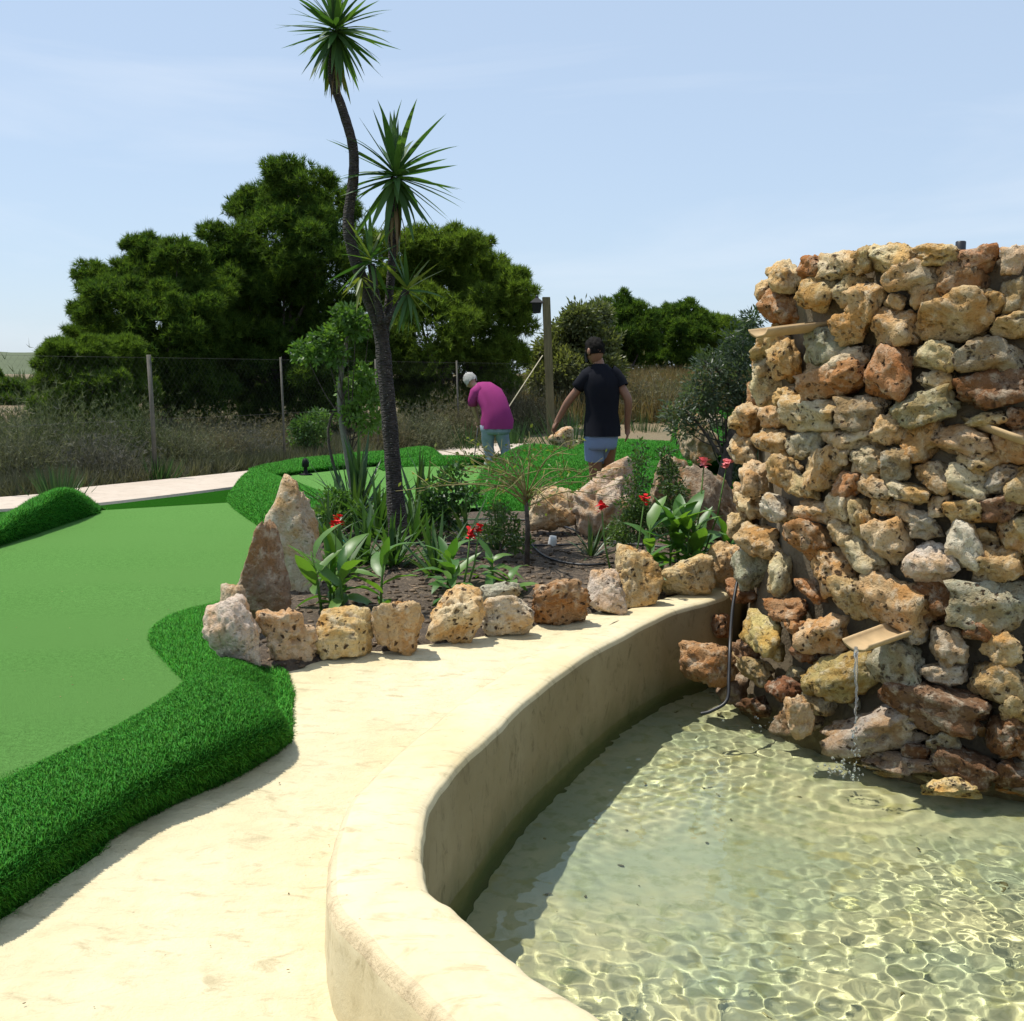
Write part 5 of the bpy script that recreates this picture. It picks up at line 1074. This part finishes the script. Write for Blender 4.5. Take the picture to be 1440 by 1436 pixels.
def man():
    D = 10.3; b = atd(846, 750, D); b.z = .19; t = empty('person', b, 'person in black t-shirt and blue shorts walking away over the turf', 'person'); bb = np.array(b)
    def p(px, py, dy=0): return np.array(atd(px, py, D + dy)) - bb
    J, E = {}, []
    J['pelvis'] = (p(846, 607), .125); J['waist'] = (p(847, 585), .12); J['chest'] = (p(846, 550), .11); J['neck0'] = (p(844, 522), .066); J['neck'] = (p(842, 512), .056); J['skull'] = (p(838, 500), .06)
    J['shl'] = (p(826, 532, -.0), .048); J['ell'] = (p(798, 566, .05), .040); J['wrl'] = (p(785, 590, .10), .030)
    J['shr'] = (p(866, 532, .0), .048); J['elr'] = (p(884, 562, -.03), .044); J['wrr'] = (p(882, 598, .05), .030)
    J['hipl'] = (p(836, 618, .0), .088); J['knl'] = (p(837, 672, .10), .058); J['anl'] = (p(836, 722, -.02), .040); J['tol'] = (p(833, 742, .14), .034)
    J['hipr'] = (p(857, 618, 0), .088); J['knr'] = (p(852, 672, .26), .058); J['anr'] = (p(851, 720, .22), .040); J['tor'] = (p(852, 738, .40), .034)
    E += [('pelvis', 'waist'), ('waist', 'chest'), ('chest', 'neck0'), ('neck0', 'neck'), ('neck', 'skull'), ('chest', 'shl'), ('shl', 'ell'), ('ell', 'wrl'), ('chest', 'shr'), ('shr', 'elr'), ('elr', 'wrr'), ('pelvis', 'hipl'), ('hipl', 'knl'), ('knl', 'anl'), ('anl', 'tol'), ('pelvis', 'hipr'), ('hipr', 'knr'), ('knr', 'anr'), ('anr', 'tor')]
    hj, he = hand(J['wrl'][0], (-.35, .25, -.8), (.5, .8, 0), .95, .45); addj(J, E, 'hl', hj, he, 'wrl')
    hj, he = hand(J['wrr'][0], (.08, .1, -1), (-.2, -1, 0), 1.0, .5); addj(J, E, 'hr', hj, he, 'wrr')
    body = figure(J, E, .01, m_skin, t)
    hc = p(836, 494); V, fs, Rm = head_mesh(1.0, (-.62, .78, -.08), (0, 0, 1)); link('head', np_mesh('head', V + hc, fs, m_skin), body)
    # hair: a cap over the back and top of the skull
    Dv, f3 = ico(4); keep = (Dv[:, 2] > -.42 - .10 * Dv[:, 1]) & ~((Dv[:, 1] > .55) & (Dv[:, 2] < .45)); fk = f3[keep[f3].all(1)]; used = np.unique(fk); re = np.full(len(Dv), -1); re[used] = np.arange(len(used))
    H = Dv * (.083, .106, .126) * (1 + .05 * np.random.RandomState(1).normal(0, 1, (len(Dv), 1)) * (Dv[:, 2:3] > -.2)); H[:, 2] += .006; link('hair', np_mesh('hair', (H @ Rm.T + hc)[used], re[fk], m_hair), t)
    # dark face mask on the lower face
    a = np.linspace(-1.25, 1.25, 13); zz = np.linspace(-.095, -.012, 6); MV = np.array([(.079 * math.sin(q) * (1 - .25 * (-(z) / .12)), .10 * math.cos(q) + .018 * math.cos(q) ** 4, z) for z in zz for q in a]); i = np.arange(6 * 13).reshape(6, 13); q = np.stack([i[:-1, :-1].ravel(), i[:-1, 1:].ravel(), i[1:, 1:].ravel(), i[1:, :-1].ravel()], 1); link('face_mask', np_mesh('face_mask', MV @ Rm.T + hc, q, m_navy), t)
    # t-shirt
    x = lambda w: np.array((w, 0, 0)); d = lambda w: np.array((0, w, 0)); w_ = lambda px: px / F * (D + .1)
    spec = [(p(847, 613), x(w_(26.5)), d(.158)), (p(847, 600), x(w_(25)), d(.145)), (p(847, 580), x(w_(23)), d(.125)), (p(846.5, 560), x(w_(23.5)), d(.13)), (p(846, 545), x(w_(25.5)), d(.135)), (p(845.5, 533), x(w_(26)), d(.125)), (p(845, 525), x(w_(23)), d(.105)), (p(844, 518), x(w_(15)), d(.085)), (p(843, 513), x(w_(10.5)), d(.068)), (p(843, 511.5), x(w_(9)), d(.06))]
    fold = []; V, fs = rings_tube(spec, 30); V = V + .007 * np.stack([np.sin(V[:, 2] * 34 + V[:, 0] * 42), np.sin(V[:, 2] * 27 + V[:, 0] * 60), 0 * V[:, 2]], 1); fs = [fs[0], fs[1][1:]]
    sl = [tube([p(834, 526), p(826, 530), p(816, 541, .02), p(812, 546, .03)], [.085, .080, .066, .063], 14), tube([p(857, 525), p(864, 529), p(872, 538, -.01), p(875, 544, -.02)], [.085, .080, .067, .063], 14, False)]
    V, fs = join([(V, fs)] + sl); link('t_shirt', np_mesh('t_shirt', V, fs, m_navy), t)
    V, fs = join([rings_tube([(p(846, 605), x(w_(23)), d(.13)), (p(846, 616), x(w_(23)), d(.135)), (p(845, 628, .02), x(w_(22)), d(.13)), (p(844, 632, .02), x(w_(20)), d(.12))], 24), tube([p(836, 614), p(836, 630, .03), p(836, 646, .06)], [.100, .098, .092], 16, False), tube([p(855, 614), p(853, 630, .08), p(850, 644, .16)], [.096, .092, .086], 16, False)]); link('shorts', np_mesh('shorts', V, fs, m_short), t)
    for n_, nx in (('anl', 'tol'), ('anr', 'tor')):
        A_, B_ = J[n_][0], J[nx][0]; V, fs = tube([A_ + (0, -.06, -.02), A_ + (0, 0, -.03), (A_ + B_) / 2 + (0, 0, -.005), B_ + (0, .02, 0), B_ + (0, .06, -.005)], [.03, .048, .050, .042, .02], 12); link('shoe', np_mesh('shoe', V, fs, m_shoe), t)
man()
def woman():
    D = 16.4; b = atd(697, 655, D); b.z = .22; t = empty('person', b, 'grey haired person in magenta top and jeans bending over a putt', 'person'); bb = np.array(b); w_ = lambda px: px / F * (D + .1)
    def p(px, py, dy=0): return np.array(atd(px, py, D + dy)) - bb
    ms = mat_plain('paler_skin', (.32, .19, .13), .55, var=.06); J, E = {}, []  # plain even skin tone, paler than the man's
    J['pelvis'] = (p(696, 600), .13); J['waist'] = (p(697, 580, .05), .135); J['chest'] = (p(687, 559, .17), .11); J['neck0'] = (p(674, 546, .26), .062); J['neck'] = (p(668, 542, .30), .052); J['skull'] = (p(662, 538, .33), .055)
    J['shl'] = (p(669, 554, .16), .046); J['ell'] = (p(666, 573, .2), .042); J['wrl'] = (p(672, 590, .30), .03); J['shr'] = (p(694, 554, .24), .046); J['elr'] = (p(690, 573, .36), .042); J['wrr'] = (p(678, 589, .36), .03)
    J['hipl'] = (p(687, 606), .095); J['knl'] = (p(687, 628, .06), .064); J['anl'] = (p(691, 647), .045); J['tol'] = (p(684, 652, .16), .034)
    J['hipr'] = (p(704, 606), .095); J['knr'] = (p(709, 626, .08), .064); J['anr'] = (p(713, 645, .02), .045); J['tor'] = (p(709, 650, .18), .034)
    E += [('pelvis', 'waist'), ('waist', 'chest'), ('chest', 'neck0'), ('neck0', 'neck'), ('neck', 'skull'), ('chest', 'shl'), ('shl', 'ell'), ('ell', 'wrl'), ('chest', 'shr'), ('shr', 'elr'), ('elr', 'wrr'), ('pelvis', 'hipl'), ('hipl', 'knl'), ('knl', 'anl'), ('anl', 'tol'), ('pelvis', 'hipr'), ('hipr', 'knr'), ('knr', 'anr'), ('anr', 'tor')]
    hj, he = hand(J['wrl'][0], (.15, .3, -.9), (1, 0, .1), .95, 1.2); addj(J, E, 'hl', hj, he, 'wrl'); hj, he = hand(J['wrr'][0], (-.15, .2, -.9), (-1, 0, .1), .95, 1.2); addj(J, E, 'hr', hj, he, 'wrr')
    body = figure(J, E, .01, ms, t); hc = p(661, 535, .36); V, fs, Rm = head_mesh(1.0, (-.45, .5, -.75), (-.35, .45, .8)); link('head', np_mesh('head', V + hc, fs, ms), body)
    Dv, f3 = ico(4); keep = (Dv[:, 2] > -.60) & ~((Dv[:, 1] > .5) & (Dv[:, 2] < .5)); fk = f3[keep[f3].all(1)]; used = np.unique(fk); re = np.full(len(Dv), -1); re[used] = np.arange(len(used)); H = Dv * (.092, .116, .136) * (1 + .035 * np.random.RandomState(2).normal(0, 1, (len(Dv), 1))); link('hair', np_mesh('hair', (H @ Rm.T + hc)[used], re[fk], mat_plain('grey_hair', (.33, .32, .30), .7, var=.3, sc=70)), t)
    mt = mat_plain('magenta_cotton', (.26, .033, .145), .85, var=.1)
    # shirt rings follow the bent back; each ring square to the spine
    pts = [(699, 603, 0, 29, .15), (699, 592, .0, 28, .16), (698, 580, .04, 26.5, .165), (694, 568, .09, 25, .165), (688, 557, .15, 24, .16), (681, 549, .21, 20, .14), (675, 545, .26, 12, .09), (672, 543.5, .28, 8, .065)]
    C_ = [p(a, q, y) for a, q, y, _, _ in pts]; spec = []
    for i, (a, q, y, hw, dp) in enumerate(pts):
        tg = C_[min(i + 1, 7)] - C_[max(i - 1, 0)]; tg /= np.linalg.norm(tg); s = np.array((1, .1, .25)); s -= tg * s.dot(tg); s /= np.linalg.norm(s); dv = np.cross(tg, s); spec.append((C_[i], s * w_(hw) * .80, dv * dp))
    V, fs = rings_tube(spec, 28); V = V + .012 * np.stack([np.sin(V[:, 2] * 26 + V[:, 0] * 33), np.sin(V[:, 2] * 21 + V[:, 0] * 47), 0 * V[:, 2]], 1); fs = [fs[0], fs[1][1:]]
    V, fs = join([(V, fs), tube([p(676, 549, .18), p(669, 553, .15), p(665, 564, .18), p(665, 570, .20)], [.112, .096, .078, .074], 14), tube([p(694, 551, .2), p(696, 560, .3), p(692, 570, .36)], [.105, .09, .08], 14, False)]); link('t_shirt', np_mesh('t_shirt', V, fs, mt), t)
    mj = mat_plain('blue_jeans', (.20, .235, .30), .9, var=.3, sc=16); V, fs = join([rings_tube([(p(697, 598), (w_(22), 0, 0), (0, .14, 0)), (p(697, 606), (w_(21), 0, 0), (0, .14, 0)), (p(697, 611), (w_(18), 0, 0), (0, .12, 0))], 20), tube([p(687, 605), p(686, 618, .03), p(687, 630, .06), p(691, 648, .0)], [.112, .098, .082, .078], 14, False), tube([p(705, 605), p(707, 618, .04), p(710, 629, .07), p(714, 647, .02)], [.112, .098, .082, .078], 14, False)]); link('jeans', np_mesh('jeans', V, fs, mj), t)
    for n_, nx in (('anl', 'tol'), ('anr', 'tor')):
        A_, B_ = J[n_][0], J[nx][0]; V, fs = tube([A_ + (.02, -.06, -.03), A_ + (0, 0, -.035), (A_ + B_) / 2 + (0, 0, -.01), B_, B_ + (-.02, .06, -.005)], [.03, .046, .048, .04, .02], 12); link('shoe', np_mesh('shoe', V, fs, m_shoe), t)
    g = J['wrl'][0] + (.02, .02, -.06); e = np.array(at(664, 658, .21)) - bb; e[1] = g[1] + .05
    cb = empty('golf_putter', b, 'thin golf putter held by the bending person', 'golf club'); V, fs = tube([g + (0, 0, .1), e], [.011, .007], 8); link('shaft', np_mesh('shaft', V, fs, m_wire), cb); bm = box(e[0] - .06, e[0] + .03, e[1] - .015, e[1] + .015, e[2] - .01, e[2] + .022, .005); link('club_head', bm_mesh('club_head', bm, m_wire), cb)
woman()

# dry leaves and grit blown over the walkway and the greens
def blown():
    r = np.random.RandomState(95); parts, cols = [], []; D, Fc = ico(1)
    for i in range(76):
        if i < 30:
            px, py = r.uniform(0, 760), r.uniform(930, 1430); q = atp(px, py)
            if px < 410 and py < 1300 - px * .62: continue
            if px > 470 - (py - 1200) * .02 and py > 1000: continue
        else:
            q = at(r.uniform(20, 330), r.uniform(730, 1000), .127)
            if q.x < -4 and q.y < 4.4: continue
        s = r.uniform(.0012, .0035); a = r.uniform(0, 6.28); V = D * (s * 1.8, s * .8, s * .5); V = V @ np.array(Matrix.Rotation(a, 3, 'Z')) + np.array(q) + (0, 0, .003); parts.append((V, [Fc])); cols.append(np.tile(np.array((.30, .21, .11)) * r.uniform(.5, 1.6), (len(V), 1)))
    V, fs = join(parts); o = link('fallen_leaves', np_mesh('fallen_leaves', V, fs, m_dry, True, np.concatenate(cols))); tag(o, 'tiny dry leaves and grit blown over walkway and green', 'leaf litter', kind='stuff')
blown()

# silt, leaves and small stones lying on the pool floor
def floor_bits():
    r = np.random.RandomState(97); parts, cols = [], []; D, Fc = ico(1); n = 0
    while n < 100:
        P = np.array([[r.uniform(-.3, 3.2), r.uniform(1.9, 7)]])
        if not in_poly(P, lip - nl * .06)[0] or math.hypot(P[0, 0] - TC.x, P[0, 1] - TC.y) < 1.75: continue
        s = r.uniform(.003, .010) * (2.0 if r.rand() < .12 else 1); V = D * (s * r.uniform(1, 2), s, s * .5) @ np.array(Matrix.Rotation(r.uniform(0, 6), 3, 'Z')) + (P[0, 0], P[0, 1], FLOOR + .012); parts.append((V, [Fc])); cols.append(np.tile(np.array((.30, .25, .14)) * r.uniform(.5, 1.9), (len(V), 1))); n += 1
    V, fs = join(parts); o = link('pebbles', np_mesh('pebbles', V, fs, m_dry, True, np.concatenate(cols))); tag(o, 'small pebbles and leaf bits lying on the pool floor', 'pebbles', kind='stuff')
    try: o.cycles.is_caustics_receiver = True
    except Exception: pass
floor_bits()
